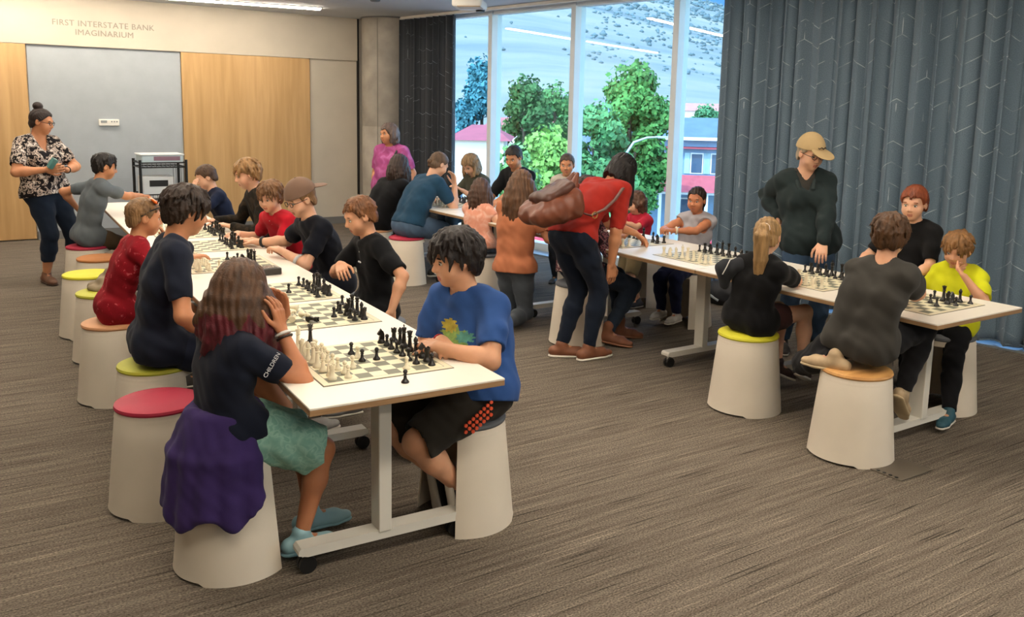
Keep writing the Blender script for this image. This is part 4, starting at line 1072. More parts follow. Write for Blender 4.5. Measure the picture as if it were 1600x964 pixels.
    def strands(s, length, n=11, a0=-125, a1=125, r0=.026, out=.02, z=.0, tip=.013, fwd=0.0, wavy=.0, seed=3):
        """locks falling from round the back of the head; angles measured from straight back"""
        rnd = random.Random(seed); o = []; h = s.hs
        for i in range(n):
            a = math.radians(a0 + (a1 - a0) * (i + .5) / n); x, y = math.sin(a) * .078, -math.cos(a) * .090 - .010
            p = s.L(x, y, z + .02); d = unit(s.hr * math.sin(a) - s.hf * math.cos(a)); d = unit(d - UP * (d @ UP)); q = p
            ln = length * rnd.uniform(.86, 1.08) * (1 - .10 * abs(a) / 2.2); m = 5
            for j in range(m):
                t = (j + 1) / m
                nx = p + d * out * math.sin(min(1, t * 1.6) * 1.57) - UP * ln * t + s.hf * fwd * t + (s.hr * math.sin(t * 9 + i) + s.hf * math.cos(t * 7 + i * 2)) * wavy * t
                o.append(cap(q, nx, (r0 + (tip - r0) * (j / m) ** 1.5) * h, (r0 + (tip - r0) * t ** 1.5) * h, .010)); q = nx
        return o
    def tufts(s, n, t, zmin, ln=.05, lift=.010, r=.0125, seed=5, face=.35, drop=1.0):
        """small overlapping locks combed away from the crown"""
        rnd = random.Random(seed + int(s.S * 100)); o = []; h = s.hs
        for i in range(n):
            while True:
                v = np.array([rnd.gauss(0, 1) for _ in range(3)]); v /= np.linalg.norm(v)
                p = np.array([v[0] * (.073 + t), v[1] * (.093 + t) - .012, v[2] * (.084 + t) + .030])
                zc = np.interp(p[1], [q[0] for q in zmin], [q[1] for q in zmin])
                if p[2] > zc + .004: break
            w = np.array([v[0] * .6, v[1] * .6 + .10 * face, -.75 * drop]); w = w - v * (w @ v); w /= np.linalg.norm(w) + 1e-9
            w = w + np.array([rnd.gauss(0, .2), rnd.gauss(0, .2), rnd.gauss(0, .12)]); w = w - v * (w @ v); w /= np.linalg.norm(w) + 1e-9
            L_ = ln * rnd.uniform(.6, 1.2); m_ = p + w * L_ * .5 + v * lift * rnd.uniform(.2, 1); q = p + w * L_ + v * (lift * rnd.uniform(-.4, .9) - L_ * L_ * 2.2)
            o += [cap(s.L(*p), s.L(*m_), r * .8 * h, r * h, .003), cap(s.L(*m_), s.L(*q), r * h, r * .35 * h, .003)]
        return o
    def chain(s, pts, rs, k=.008):
        return [cap(a, b, r0, r1, k) for a, b, r0, r1 in zip(pts, pts[1:], rs, rs[1:])]
    def grv(s, amp, n):
        return Op(lambda X, Y, Z: F32(amp) * np.sin(X * F32(n * s.hr[0] + n * .5 * s.hf[0]) + Y * F32(n * s.hr[1] + n * .5 * s.hf[1]) + 2.2 * np.sin(Z * 16 + X * 20)), None, None, 0, 'd')
    SHORT = [(-.11, -.075), (-.06, -.065), (-.025, -.02), (.0, .012), (.028, .004), (.04, .035), (.066, .060), (.12, .066)]
    def hair(s):
        g = s.kw.get('hair')
        if not g: return
        m = hair_m(g['col']); st = g['st']; h = .0045 if s.near else .006; ops = []
        t = g.get('t', .014)
        MOP = [(-.11, -.085), (-.06, -.078), (-.03, -.030), (.0, .004), (.03, .006), (.05, .032), (.075, .046), (.13, .052)]
        if st == 'short': ops = [s.shell(t, g.get('pts', s.SHORT), g.get('wave', .006), 9, g.get('gr', .0022), vol=g.get('vol', 0))] + (s.tufts(90 if s.near else 40, t - .002, s.SHORT, .034, .0035, .0070) if t > .0085 else [])
        elif st == 'mop':     # full fringe, ears half covered
            ops = [s.shell(t - .003, MOP, .010, 6, .003, 30, vol=.004)] + s.tufts(150 if s.near else 70, t - .004, MOP, .072, g.get('lift', .0045), .0095)
        elif st == 'bob':
            ops = [s.shell(t, [(-.12, -.13), (-.02, -.13), (.02, -.10), (.045, -.02), (.062, .05), (.12, .062)], .010, 6, .004, 26, low=.05, wide=.004)] + s.strands(g.get('len', .14), 11, -115, 115, .024, .014, .0, .014, 0, .012) + [s.grv(.0025, 190)]
        elif st == 'long':
            ops = [s.shell(t, [(-.12, -.12), (-.03, -.12), (.01, -.10), (.04, -.02), (.060, .05), (.12, .062)], .006, 6, .0025, 34, low=.04)] + s.strands(g.get('len', .34), g.get('n', 13), g.get('a0', -112), g.get('a1', 112), g.get('r', .026), g.get('out', .035), .0, g.get('tip', .016), g.get('fwd', 0), g.get('wavy', .006)) + [s.grv(.0022, 210)]
        elif st in ('pony', 'bun', 'tied'):
            ops = [s.shell(.009, [(-.11, -.075), (-.05, -.07), (-.02, -.03), (.01, .0), (.035, .02), (.055, .05), (.068, .068), (.12, .07)], .003, 7, .0018, 60)]
        if st == 'pony':
            b = s.L(0, -.105, g.get('bz', .055)); d = -s.hf; Ln = g.get('len', .26); r = g.get('r', .022)
            pts = [s.L(0, -.085, g.get('bz', .055)), b + d * .02, b + d * .045 - UP * .05, b + d * .045 - UP * Ln * .55, b + d * .03 - UP * Ln * .85, b + d * .02 - UP * Ln]
            for k_ in range(3): 
                off = s.hr * (k_ - 1) * r * .55
                ops += s.chain([p + off * (0 if j < 2 else 1) for j, p in enumerate(pts)], [r * .8, r, r * 1.15, r * 1.05, r * .75, r * .3])
            ops.append(s.grv(.0018, 260))
            s.tubes('hair_tie', [[b + (s.hr * math.cos(a) + UP * math.sin(a)) * r * 1.1 for a in np.linspace(0, 6.28, 13)[:-1]]], .006, mat('hair_tie', g.get('tie', '8a5a2a'), .6), 6, True)
        if st == 'bun':
            c = s.L(*g.get('c', (0, -.075, .115))); ops.append(ell(c, s.ax, [.045 * s.hs, .043 * s.hs, .038 * s.hs], .006)); ops.append(s.grv(.002, 220))
        if g.get('fringe'):
            for dx in (-.045, -.025, -.005, .015, .035): ops.append(cap(s.L(dx, .075, .075), s.L(dx * 1.15 + .004, .093, .030), .014 * s.hs, .008 * s.hs, .006))
        o = s.add('hair', ops, m, h)
        if g.get('dip'):        # dyed ends: the lower locks carry their own colour
            me = o.data; me.materials.append(hair_m(g['dip'])); n = len(me.polygons); cz = np.empty(n * 3, F32); me.polygons.foreach_get('center', cz); cz = cz.reshape(-1, 3)
            lim = s.H[2] - .075 + .028 * np.sin(cz[:, 0] * 95 + cz[:, 1] * 70); me.polygons.foreach_set('material_index', (cz[:, 2] < lim).astype(np.int32))
    # -- clothes
    def clothes(s):
        kw, k = s.kw, s.k
        T = kw.get('top')
        if T:
            e = T.get('e', .012); m = T['m']; e = min(e, .013) if T.get('name') != 'jacket' else e; ops = s.torso(e, low=T.get('low', True)); sl = T.get('sleeve', .62)
            if T.get('hem', -.02) < -.015:
                ops.append(cap(s.hip[1], s.hip[-1], .114 * k * s.b + e + .008, .114 * k * s.b + e + .008, .04))
                for sd in (1, -1): ops += s.leg_ops(sd, e + .010, upto=.16)
            body = ops
            for sd in (1, -1):
                if sl > 0:
                    body = body + s.arm_ops(sd, e * .75 + T.get('loose', .004) * .45, upto=sl, kk=.022)
            if sl > 0 and sl < 1.5:
                for sd in (1, -1):      # square off the sleeve ends
                    el, w = s.arm[sd][:2]; sh = s.sh[sd]
                    a, c = (sh + (el - sh) * sl, unit(el - sh)) if sl <= 1 else (el + (w - el) * (sl - 1), unit(w - el))
                    rr = .085 * k + e; ax = (c, unit(np.cross(c, UP + s.sf * .3)), None); ax = (c, ax[1], np.cross(c, ax[1]))
                    body.append(ell(a + c * .055, ax, (.055, rr, rr), 0, 's'))
            nr = .052 * k * (.6 + .4 * s.b) + .010 + T.get('neck', 0)
            if not T.get('vneck'):
                ring = [s.N - s.tan * (.010 * k) + (s.sr * math.cos(a) + s.sf * math.sin(a) * .95) * (nr + .004) - s.tan * (.012 * k * max(0, math.sin(a))) for a in np.linspace(0, 6.283, 17)[:-1]]
                body = body + [cap(a, b, .012 * k + .003, .012 * k + .003, .012) for a, b in zip(ring, ring[1:] + ring[:1])]
                body.append(cap(s.N - s.tan * .035 * k + s.sf * .03 * k, s.sp(.80) + s.sf * .02 * k, nr * 1.05, nr * 1.2, .03))
            body.append(cap(s.N + s.tan * .004 + s.sf * .004 * k, s.L(0, -.01, -.04), nr - (0 if T.get('vneck') else .004), nr * 1.1, .006, t='s'))
            if T.get('vneck'): body.append(cap(s.N + s.sf * .03, s.N - s.tan * T['vneck'] + s.sf * .12 * k, nr, .008, .006, t='s'))
            hem = T.get('hem', -.02); ax_ = unit(s.sp(.3) - s.P)
            body += [folds(T.get('fold', .0035) * (1.5 if s.near else 1), 26, s.S * 7), folds(.0026 if s.near else .0016, 64, s.S * 17)]; body.append(plane_cut(s.P + ax_ * hem, -ax_))
            s.shirt = s.add(T.get('name', 'shirt'), body, m)
            if T.get('collar'):
                L_ = []
                for sd in (-1, 1):
                    L_.append(cap(s.N - s.sf * (nr * .9) + s.tan * .016, s.N + s.sr * sd * nr + s.tan * .004, .010, .011, .006)); L_.append(cap(s.N + s.sr * sd * nr + s.tan * .004, s.N + s.sf * nr * 1.05 + s.sr * sd * .014 - s.tan * .020, .011, .009, .006))
                s.add('collar', L_, m, .005)
                for q in (0.03, .06): 
                    c = s.N + s.sf * (nr + .035 * k) - s.tan * (q + .01); s.tubes('button', [[c, c + s.sf * .004]], .004, mat('button_pearl', 'cfc9bd', .4), 8)
        Bm = kw.get('bottom')
        if Bm:
            e = Bm.get('e', .012); up = Bm.get('upto', 1.93); ops = [cap(s.hip[1], s.hip[-1], .110 * k * s.b + .006, .110 * k * s.b + .006, .04)]
            A, B = s.sp(.03), s.sp(.22)
            for sd in (-1, 1):
                ops.append(cap(A + s.sr * sd * .055 * k * s.b, B + s.sr * sd * .055 * k * s.b, .113 * k * s.b + .004, .107 * k * s.b + .003, .03, (unit(np.cross(s.sr, unit(B - A))), .82)))
                ops += s.leg_ops(sd, e, up, flare=Bm.get('flare', 0))
            for sd in (1, -1):
                kn, an = s.leg[sd][:2]; hp = s.hip[sd]
                a, c = (hp + (kn - hp) * up, unit(kn - hp)) if up <= 1 else (kn + (an - kn) * (up - 1), unit(an - kn))
                r_ = .13 * k; u1 = unit(np.cross(c, s.r + UP * .1)); ops.append(ell(a + c * .07, (c, u1, np.cross(c, u1)), (.07, r_, r_), 0, 's'))
            if Bm.get('skirt'):
                for t in (.35, .6, .85):
                    a = s.hip[1] + (s.leg[1][0] - s.hip[1]) * t * min(up, 1.0); b = s.hip[-1] + (s.leg[-1][0] - s.hip[-1]) * t * min(up, 1.0)
                    ops.insert(1, cap(a, b, .075 * k + e, .075 * k + e, .04))
                    for sd, q in ((1, a), (-1, b)): ops.insert(1, cap(q, q - UP * Bm['skirt'] * (.6 + .4 * t) + s.r * sd * .02, .05 * k + e, .018, .04))
            ops += [folds(Bm.get('fold', .0030), 40, s.S * 11), folds(.0024 if s.near else .0014, 70, s.S * 5)]
            s.add(Bm.get('name', 'trousers'), ops, Bm['m'])
        Sh = kw.get('shoes')
        if Sh:
            for sd in (1, -1):
                kn, an, toe, _ = s.leg[sd]; Lf = .155 * s.S; sz = s.S / 1.75; w = unit(np.cross(toe, UP)); up = np.cross(w, toe)
                base = an - up * (.062 * sz + .012); heel = base - toe * Lf * .22; ball = base + toe * Lf * .45; tip = base + toe * Lf * .68
                r = .036 * sz + .003
                o = [cap(heel + up * .034 * sz, ball + up * .026 * sz, r, r * 1.12, .02), cap(ball + up * .024 * sz, tip + up * .020 * sz, r * 1.12, r * .85, .02, (up, .7)),
                     cap(an - up * .02 * sz, an + up * (.01 + Sh.get('high', 0)), .040 * sz + .003, .041 * sz + .003, .025), plane_cut(base + up * .004, -up)]
                sh = s.add('shoe', o, Sh['m'], .005)
                o = [cap(heel, ball, r * 1.04, r * 1.2, .01, (up, .34)), cap(ball, tip, r * 1.2, r * .95, .01, (up, .34))]
                s.add('sole', o, Sh.get('sm', mat('sole_white', 'd9d3c6', .6)), .005, parent=sh)
        if kw.get('cap'):
            g = kw['cap']; m = cloth(g['col'], .06); sg = g.get('dir', 1); z0 = g.get('z', .032); tl = g.get('tilt', .25) * sg
            o = [s.shell(.021, [(-.14, z0 + .14 * tl * .6), (.14, z0 - .14 * tl * .6)] if False else [(-.14, z0 - .012 * sg), (.14, z0 + .012 * sg)], 0, 1, .0, 1, vol=g.get('vol', .012))]
            cp = s.add('cap', o, m, .005)
            b = s.L(0, sg * .132, z0 + .008); fd = unit(s.hf * sg - s.hu * .22)
            s.add('brim', [ell(b, (s.hr, fd, np.cross(s.hr, fd)), (.080 * s.hs, .090 * s.hs, .008), 0)], m, .004, parent=cp)
            s.tubes('button', [[s.L(0, -.012, .124 + g.get('vol', .012)), s.L(0, -.012, .140 + g.get('vol', .012))]], .007, m, 8, parent=cp)
            if g.get('mark'):
                o2 = s.tubes('emblem', [[s.L(x, .116 - .2 * abs(x), .075 + .006 * math.sin(x * 200)) for x in np.linspace(-.032, .032, 9)]], .0038, mat('cap_emblem', g['mark'], .7), 6, parent=cp)
        if kw.get('glasses'):
            m = mat('spectacle_frame', kw['glasses'], .35); c = []
            for sg in (-1, 1): c.append([s.L(sg * .032 + .021 * math.cos(a), .101 - .006 * abs(math.cos(a)), .0 + .016 * math.sin(a)) for a in np.linspace(0, 6.283, 17)[:-1]])
            g = s.tubes('eyeglasses', c, .0022, m, 6, True)
            s.tubes('temple', [[s.L(sg * .053, .097, .004), s.L(sg * .074, .06, .006), s.L(sg * .083, -.005, .008)] for sg in (-1, 1)] + [[s.L(-.011, .103, .004), s.L(.011, .103, .004)]], .002, m, 6, parent=g)
def band(s, sd, t, col, r=.0045, name='bracelet', grow=.004):
    el, w = s.arm[sd][:2]; c = el + (w - el) * t; d = unit(w - el); u = unit(np.cross(d, UP + s.f * .2)); v = np.cross(d, u); R = float(np.interp(t, (0, .3, 1), (.040, .042, .026))) * s.k + grow
    s.tubes(name, [[c + (u * math.cos(a) + v * math.sin(a)) * R for a in np.linspace(0, 6.283, 17)[:-1]]], r, mat('band_' + col, col, .5), 6, True)
# ================================================================ THE PEOPLE
SK1, SK2, SK3, SK4 = 'd09a78', 'c48862', 'dba98a', 'b87a56'
WS = mat('sole_white', 'd9d3c6', .6)
def shoes(c, sole=None, high=0.0): return dict(m=mat('shoe_' + c, c, .6, noise=(20, .15)), sm=sole or WS, high=high)
def tee(c, **k): return dict(m=cloth(c) if isinstance(c, str) else c, **k)
def bot(c, **k): return dict(m=cloth(c) if isinstance(c, str) else c, **k)

def purple_jacket(s):
    k = s.k; m = cloth('37285a', .15); back = -s.f; o = []
    R = .135 * k + .02
    ring = [s.sp(.16) + (s.f * math.cos(a) * .85 + s.r * math.sin(a)) * R for a in np.linspace(0, 6.283, 19)[:-1]]
    for a, b in zip(ring, ring[1:] + ring[:1]): o.append(cap(a, b, .024, .024, .015))
    for i in range(31):
        a = math.radians(84 + 158 * i / 30); d = s.f * math.cos(a) + s.r * math.sin(a); p = s.sp(.15) + d * R * .98; w_ = .5 + .5 * math.sin(i * 1.45)
        ln = .34 + .03 * math.sin(i * .5) - .08 * max(0, (5 - i) / 5) + .05 * max(0, (i - 20) / 10)
        q = p + d * (.056 + .008 * w_) - UP * .13; e = p + d * (.088 + .012 * w_) - UP * ln
        o += [cap(p, q, .020, .017 + .005 * w_, .02), cap(q, e, .017 + .005 * w_, .014 + .004 * w_, .02)]
    o += [folds(.003, 30, 2.0), folds(.0015, 80, 1.0)]; s.add('tied_jacket', o, m, label='purple jacket tied round the waist')
def sleeve_print(s):
    el, w = s.arm[1][:2]; sh = s.sh[1]; c = sh + (el - sh) * .44; d = unit(el - sh); n = unit(np.cross(d, UP)); n = n if n @ V3(0, -1, 0) > 0 else -n
    n = unit(V3(-.2, -1, .25) - d * (V3(-.2, -1, .25) @ d)); x = -np.cross(d, n)
    M = Matrix((Vector(x), Vector(-d), Vector(np.cross(x, -d)))).transposed().to_4x4()
    for body, off in (("CHILDREN", .004),):
        me = text_mesh(body, .020, .0006); me.materials.append(mat('print_white', 'd8d8d8', .8)); o = link('sleeve_print', me, s.o)
        M2 = M.copy(); M2.translation = Vector(c + np.cross(x, -d) * (.054 * s.k + .0255) + d * off - s.root_loc); o.matrix_local = M2
Person('girl with red-tipped brown hair, purple jacket tied round her waist and mint skirt', 1.38, (.84, 3.20, .545), (.90, 3.22, 1.03), 10, hyaw=42, hpitch=18, near=True, skin=SK4, hunch=.07, syaw=8,
       handR=dict(t=(1.005, 3.085, .905), pole=(.1, -.55, -1), fd=(-.12, .12, 1), pn=(-.5, .6, 0), th=(-.6, -.5, 0), curl=.35), handL=dict(t=(1.10, 3.34, .90), pole=(.3, .5, -1), fd=(-.2, -.1, 1), pn=(-.6, -.4, 0), th=(-.5, .5, 0)),
       footR=dict(t=(1.07, 3.10, .085), toe=(1, -.10, 0), pole=(1, -.05, .6)), footL=dict(t=(1.17, 3.27, .085), toe=(1, .0, 0), pole=(1, .05, .6)),
       hair=dict(st='long', col='4e3420', dip='5f222a', len=.27, n=21, out=.058, r=.032, tip=.016, t=.024, wavy=.014, a0=-135, a1=135), top=tee('151a28', sleeve=.66, hem=-.02, e=.013, loose=.008, name='tee_shirt'),
       bottom=bot(pattern_mat('mint_print', [(0, '6f9f90'), (.42, '86b5a4'), (.55, '9cc6b4'), (.62, '7fae9c')], 26, interp='LINEAR'), upto=.88, skirt=.10, e=.016, flare=.03, name='skirt', fold=.006),
       shoes=dict(m=mat('clog_blue', '8fb5bd', .5), sm=mat('clog_blue2', '7fa5ae', .5)), extra=[purple_jacket, sleeve_print, lambda s: band(s, 1, .93, 'e6e1da', .006), lambda s: band(s, 1, .86, '241a1a', .005)])
Person('boy in a navy tee on the lime stool, seen from behind', 1.62, (.84, 4.46, .56), (.98, 4.38, 1.205), -4, hyaw=4, hpitch=16, near=True, skin=SK2, hunch=.06,
       handR=dict(t=(1.07, 4.22, .60), pole=(-.2, -.5, -1)), handL=dict(t=(1.10, 4.62, .62)),
       footR=dict(t=(1.42, 4.13, .15), toe=(1, -.2, .12)), footL=dict(t=(1.36, 4.40, .13), toe=(1, 0, .1)), hair=dict(st='mop', col='2a1c13', t=.017), top=tee('171c2a', sleeve=.70, hem=-.05, e=.016, loose=.008, name='tee_shirt'), bottom=bot('1b2030', upto=1.1), shoes=shoes('a9a7a2'))
def shades(s):
    m = mat('shade_frame', '1c1614', .3); L = [[s.L(sg * .082, -.03, .01), s.L(sg * .082, .02, .050), s.L(sg * .060, .085, .078), s.L(sg * .02, .100, .086)] for sg in (-1, 1)]
    g = s.tubes('sunglasses', L, .004, m, 6)
    for sg in (-1, 1): s.add('lens', [ell(s.L(sg * .056, .042, .110), (unit(s.hr - s.hu * .35 * sg), unit(s.hu + s.hf * .55), unit(s.hf - s.hu * .55)), (.036 * s.hs, .010, .028 * s.hs), 0)], mat('mirror_orange', 'f0702a', .2, coat=.5), .004, parent=g)
Person('boy in a red tee with orange sunglasses pushed up on his head', 1.30, (.81, 5.45, .54), (.965, 5.34, 1.065), 0, hyaw=-4, hpitch=8, near=True, skin=SK2, handR=dict(t=(1.16, 5.16, .845), fd=(1, .1, .1), pn=(0, 0, -1), th=(0, 1, 0)), handL=dict(t=(1.10, 5.45, .90), pole=(.2, .6, -1), fd=(-.3, -.1, 1), pn=(-1, 0, 0)),
       footR=dict(t=(1.15, 5.38, .085)), footL=dict(t=(1.15, 5.55, .085)), hair=dict(st='short', col='7a5c3c', t=.009), top=tee(pattern_mat('red_fleck', [(0, '8c1420'), (.6, '9d1826'), (.66, 'c05a5e')], 30), sleeve=.95, hem=-.08, e=.014, name='tee_shirt'), bottom=bot('8d7b60', upto=1.0), shoes=shoes('55504a'), extra=[shades])
# khaki cloth left on the pale lime stool
def khaki():
    o = [ell((0, 0, .475), ((1, 0, 0), (0, 1, 0), (0, 0, 1)), (.13, .11, .016), .02)]
    for i in range(9):
        a = i * .7; o.append(cap((.05 * math.cos(a), .05 * math.sin(a), .485), (.02 * math.cos(a) + .05, .02 * math.sin(a), .60), .035, .016, .03)); o.append(cap((.10 * math.cos(a), .09 * math.sin(a), .478), (.03, 0, .56), .022, .02, .03))
    o.append(folds(.006, 60, 1)); o.append(plane_cut((0, 0, .466), (0, 0, -1))); V, Q = solid(o, .006)
    ob = link('folded_shorts', quick_mesh('folded_shorts', V, Q, cloth('8b7d66', .15))); ob.location = (.91, 6.40, 0); tag(ob, 'crumpled khaki cloth on the lime-seated stool', 'cloth')
khaki()
Person('boy in a heather grey tee reaching across the far left table', 1.42, (1.06, 8.46, .545), (1.215, 8.37, 1.15), 12, hyaw=-2, hpitch=14, skin=SK2, handR=dict(t=(1.52, 8.52, .87), pole=(0, -.6, -.5)), handL=dict(t=(1.02, 8.70, .76), pole=(-1, .4, -.1)),
       footR=dict(t=(1.40, 8.40, .085)), footL=dict(t=(1.40, 8.58, .085)), hair=dict(st='mop', col='17110f', t=.012), top=tee('5d6468', sleeve=.66, hem=-.06, e=.015), bottom=bot('54432f'), shoes=shoes('3a3633'))
def phone(s):
    w = s.arm[1][1]
    s.tubes('phone', [[w + V3(.02, -.05, .02), w + V3(.07, -.07, .10)]], .03, mat('phone_teal', '4f7f7a', .3), 4)
Person('woman in a black-and-white patterned blouse and cropped jeans, hair in a bun', 1.64, (.84, 9.32, .85), (.835, 9.28, 1.505), -62, hyaw=-28, hpitch=12, build=1.22, hs=.98, skin=SK2, bust=1, sw=.16, handR=dict(t=(.83, 9.06, 1.08), pole=(-1, 0, -.6), fd=(.9, -.25, .1), pn=(0, 1, .2)), handL=dict(t=(1.0, 9.12, 1.07), pole=(.8, .5, -.6), fd=(-.9, -.2, .1), pn=(0, .3, 1)),
       footR=dict(t=(.80, 9.28, .08), toe=(.25, -1, 0)), footL=dict(t=(1.08, 9.42, .08), toe=(.7, -.7, 0)), hair=dict(st='bun', col='21140f', c=(0, -.055, .135)), glasses='2a1d1d',
       top=tee(pattern_mat('blouse_print', [(0, '1a1618'), (.47, 'b9a99c'), (.54, '2a2224'), (.60, 'd6ccc2')], 22), sleeve=.72, hem=-.02, e=.020, loose=.018, vneck=.14, name='blouse', fold=.006), bottom=bot('16202f', upto=1.62), shoes=shoes('6d4a35', mat('sole_brown', '4a3324', .7)), extra=[phone, lambda s: band(s, -1, .95, '1a1a1a', .005)])

def girl_hood(s):
    c = s.sh[-1] - s.sf * .05; o = [cap(c + s.sr * .02, c - s.sf * .05 - s.sr * .05 - UP * .03, .045, .05, .03), cap(c - s.sf * .05 - s.sr * .05 - UP * .03, c - s.sf * .04 - s.sr * .06 - UP * .12, .05, .03, .03), folds(.005, 50, 4)]
    s.add('hood', o, cloth('2b2d31', .2), label='grey hood')
    s.tubes('cord', [[c - s.sf * .02 + UP * .045, c - s.sf * .07 + UP * .035, c - s.sf * .10 - UP * .01, c - s.sf * .105 - s.sr * .02 - UP * .05]], .003, mat('cord_white', 'd8d6d0', .7), 6)
def dino_print(s):
    """flat coloured print: faces of the shirt front take the print colours"""
    me = s.shirt.data; n = len(me.polygons); c = np.empty(n * 3, F32); me.polygons.foreach_get('center', c); nn = np.empty(n * 3, F32); me.polygons.foreach_get('normal', nn)
    c = c.reshape(-1, 3) + s.root_loc - s.sp(.50); nn = nn.reshape(-1, 3); x = c @ s.sr; z = c @ UP; fr = (nn @ s.sf > .1) & (c @ s.sf > 0)
    mi = np.zeros(n, np.int32); k = s.k
    for j, (dx, dz, rx, rz, col) in enumerate(((.01, .04, .10, .042, '7f9a4a'), (.06, .085, .05, .032, 'b5a23c'), (-.06, .05, .05, .024, '4f8a7a'), (-.03, .0, .08, .012, '27352a'))):
        me.materials.append(mat('print_' + col, col, .85, noise=(40, .3))); u = (x / k - dx) / rx; v = (z / k - dz) / rz
        mi[fr & (u * u + v * v < 1 + .35 * np.sin(9 * np.arctan2(v, u)))] = j + 1
    me.polygons.foreach_set('material_index', mi)
def shorts_mesh(s):
    a = s.hip[-1] + (s.leg[-1][0] - s.hip[-1]) * .12; r = .105 * s.k * s.b
    for i in range(22):
        t, u = (i % 8) / 8, (i // 8); c = a + (s.leg[-1][0] - s.hip[-1]) * (.03 + .42 * t) + V3(0, -1, 0) * (r + .012) + UP * (.02 - .026 * u - .02 * t) + s.f * 0
        s.tubes('mesh_dot', [[c, c + V3(0, -.006, 0)]], .008, mat('orange_mesh', 'e0532c', .6), 6)
Person('boy in a blue tee with folded arms at the near end of the long table', 1.46, (1.81, 3.06, .57), (1.755, 3.14, 1.105), 186, syaw=202, hyaw=172, hpitch=10, near=True, build=1.24, hs=.97, skin=SK1, hunch=.07, lip='b8685a',
       handR=dict(t=(1.66, 3.08, .785), pole=(.1, .9, -.4), fd=(-.25, -1, -.1), pn=(0, 0, -1), th=(-1, 0, .3), curl=.7), handL=dict(t=(1.60, 3.00, .785), pole=(.5, -.9, -.6), fd=(-.2, 1, .0), pn=(.2, 0, -1), th=(-1, 0, .3), curl=.6),
       footR=dict(t=(1.72, 3.14, .15), toe=(.2, 0, -1), pole=(-1, .25, .35)), footL=dict(t=(1.73, 3.00, .15), toe=(.2, 0, -1), pole=(-1, -.10, .35)), hair=dict(st='mop', col='1d1513', t=.024), top=tee('2c4d86', sleeve=.70, hem=-.06, e=.016, loose=.010, name='tee_shirt'),
       bottom=bot('2a2620', upto=.92, flare=.022, name='shorts'), shoes=shoes('2b2b2b'), extra=[dino_print, shorts_mesh, lambda s: band(s, 1, .93, 'a02020', .003)])
Person('boy in a black polo with brown crew cut beside the second board', 1.38, (2.12, 4.75, .54), (2.0, 4.70, 1.095), 180, hyaw=176, hpitch=20, near=True, skin=SK1, handR=dict(t=(1.86, 4.66, .83), pole=(.3, 1, -.4), fd=(-.2, -.9, -.35), pn=(.4, 0, -1), curl=.6), handL=dict(t=(2.03, 4.35, .60), pole=(.5, -.8, 0), fd=(-.1, -.05, -1), pn=(0, 1, 0)),
       footR=dict(t=(1.75, 4.82, .085)), footL=dict(t=(1.72, 4.22, .12), toe=(-1, -.2, .1)), hair=dict(st='short', col='6d4526', t=.010), top=tee('0f1013', sleeve=.78, hem=-.08, e=.017, loose=.012, collar=1, name='polo_shirt'), bottom=bot('2b2e36'), shoes=shoes('8f8f8f'),
       extra=[lambda s: s.tubes('logo', [[s.sp(.70) + s.sf * .135 * s.k - s.sr * (.055 - .008 * i) + UP * .004 * (i % 2), s.sp(.70) + s.sf * .138 * s.k - s.sr * (.050 - .008 * i)] for i in range(4)], .004, mat('print_white', 'd8d8d8', .8), 6)])
Person('boy in a navy tee, brown cap worn backwards and glasses', 1.50, (2.17, 5.55, .55), (1.935, 5.50, 1.115), 184, hyaw=190, hpitch=20, near=True, skin=SK3, hunch=.06, handR=dict(t=(1.80, 6.02, .775), pole=(.4, .5, -.7), fd=(-.4, .9, .0)), handL=dict(t=(1.80, 5.52, .79), pole=(.2, -.8, -.6), fd=(-.2, .9, .1), curl=.7),
       footR=dict(t=(1.80, 5.62, .085)), footL=dict(t=(1.80, 5.45, .085)), hair=dict(st='short', col='8a6743', t=.008), cap=dict(col='7a6152', dir=-1, z=.038, vol=.014), glasses='1a1a1a', top=tee('10131d', sleeve=.74, hem=-.06, e=.016, loose=.010, name='tee_shirt'), bottom=bot('23262e'), shoes=shoes('44484c'), extra=[lambda s: band(s, 1, .80, '151515', .010, 'wrist_watch'), lambda s: band(s, -1, .25, 'c9c9c9', .012, 'elbow_band')])
Person('boy in a bright red polo with wavy brown hair', 1.36, (2.20, 6.28, .54), (1.975, 6.25, 1.06), 198, hyaw=216, hpitch=16, near=True, skin=SK3, hunch=.06, handR=dict(t=(1.80, 6.48, .775), fd=(-.8, -.5, 0)), handL=dict(t=(1.80, 6.12, .775), fd=(-.6, .6, 0)),
       footR=dict(t=(1.85, 6.35, .085)), footL=dict(t=(1.85, 6.18, .085)), hair=dict(st='mop', col='6b4a2c', t=.015), top=tee('b01424', sleeve=.74, hem=-.06, e=.015, collar=1, name='polo_shirt'), bottom=bot('2a2a30'), shoes=shoes('44484c'))
Person('blond boy in a dark mottled sweatshirt reaching to his board', 1.56, (2.22, 6.98, .55), (2.01, 6.92, 1.175), 178, hyaw=176, hpitch=18, skin=SK3, handR=dict(t=(1.80, 7.14, .79), pole=(.3, .5, -.6)), handL=dict(t=(1.86, 6.86, .775)),
       footR=dict(t=(1.85, 7.05, .085)), footL=dict(t=(1.85, 6.9, .085)), hair=dict(st='mop', col='87663f', t=.015), top=tee(pattern_mat('dark_camo', [(0, '15120f'), (.52, '1e1a15'), (.62, '352b20')], 14, interp='LINEAR'), sleeve=1.9, hem=-.08, e=.015, name='sweatshirt'), bottom=bot('25262b'), shoes=shoes('44484c'))
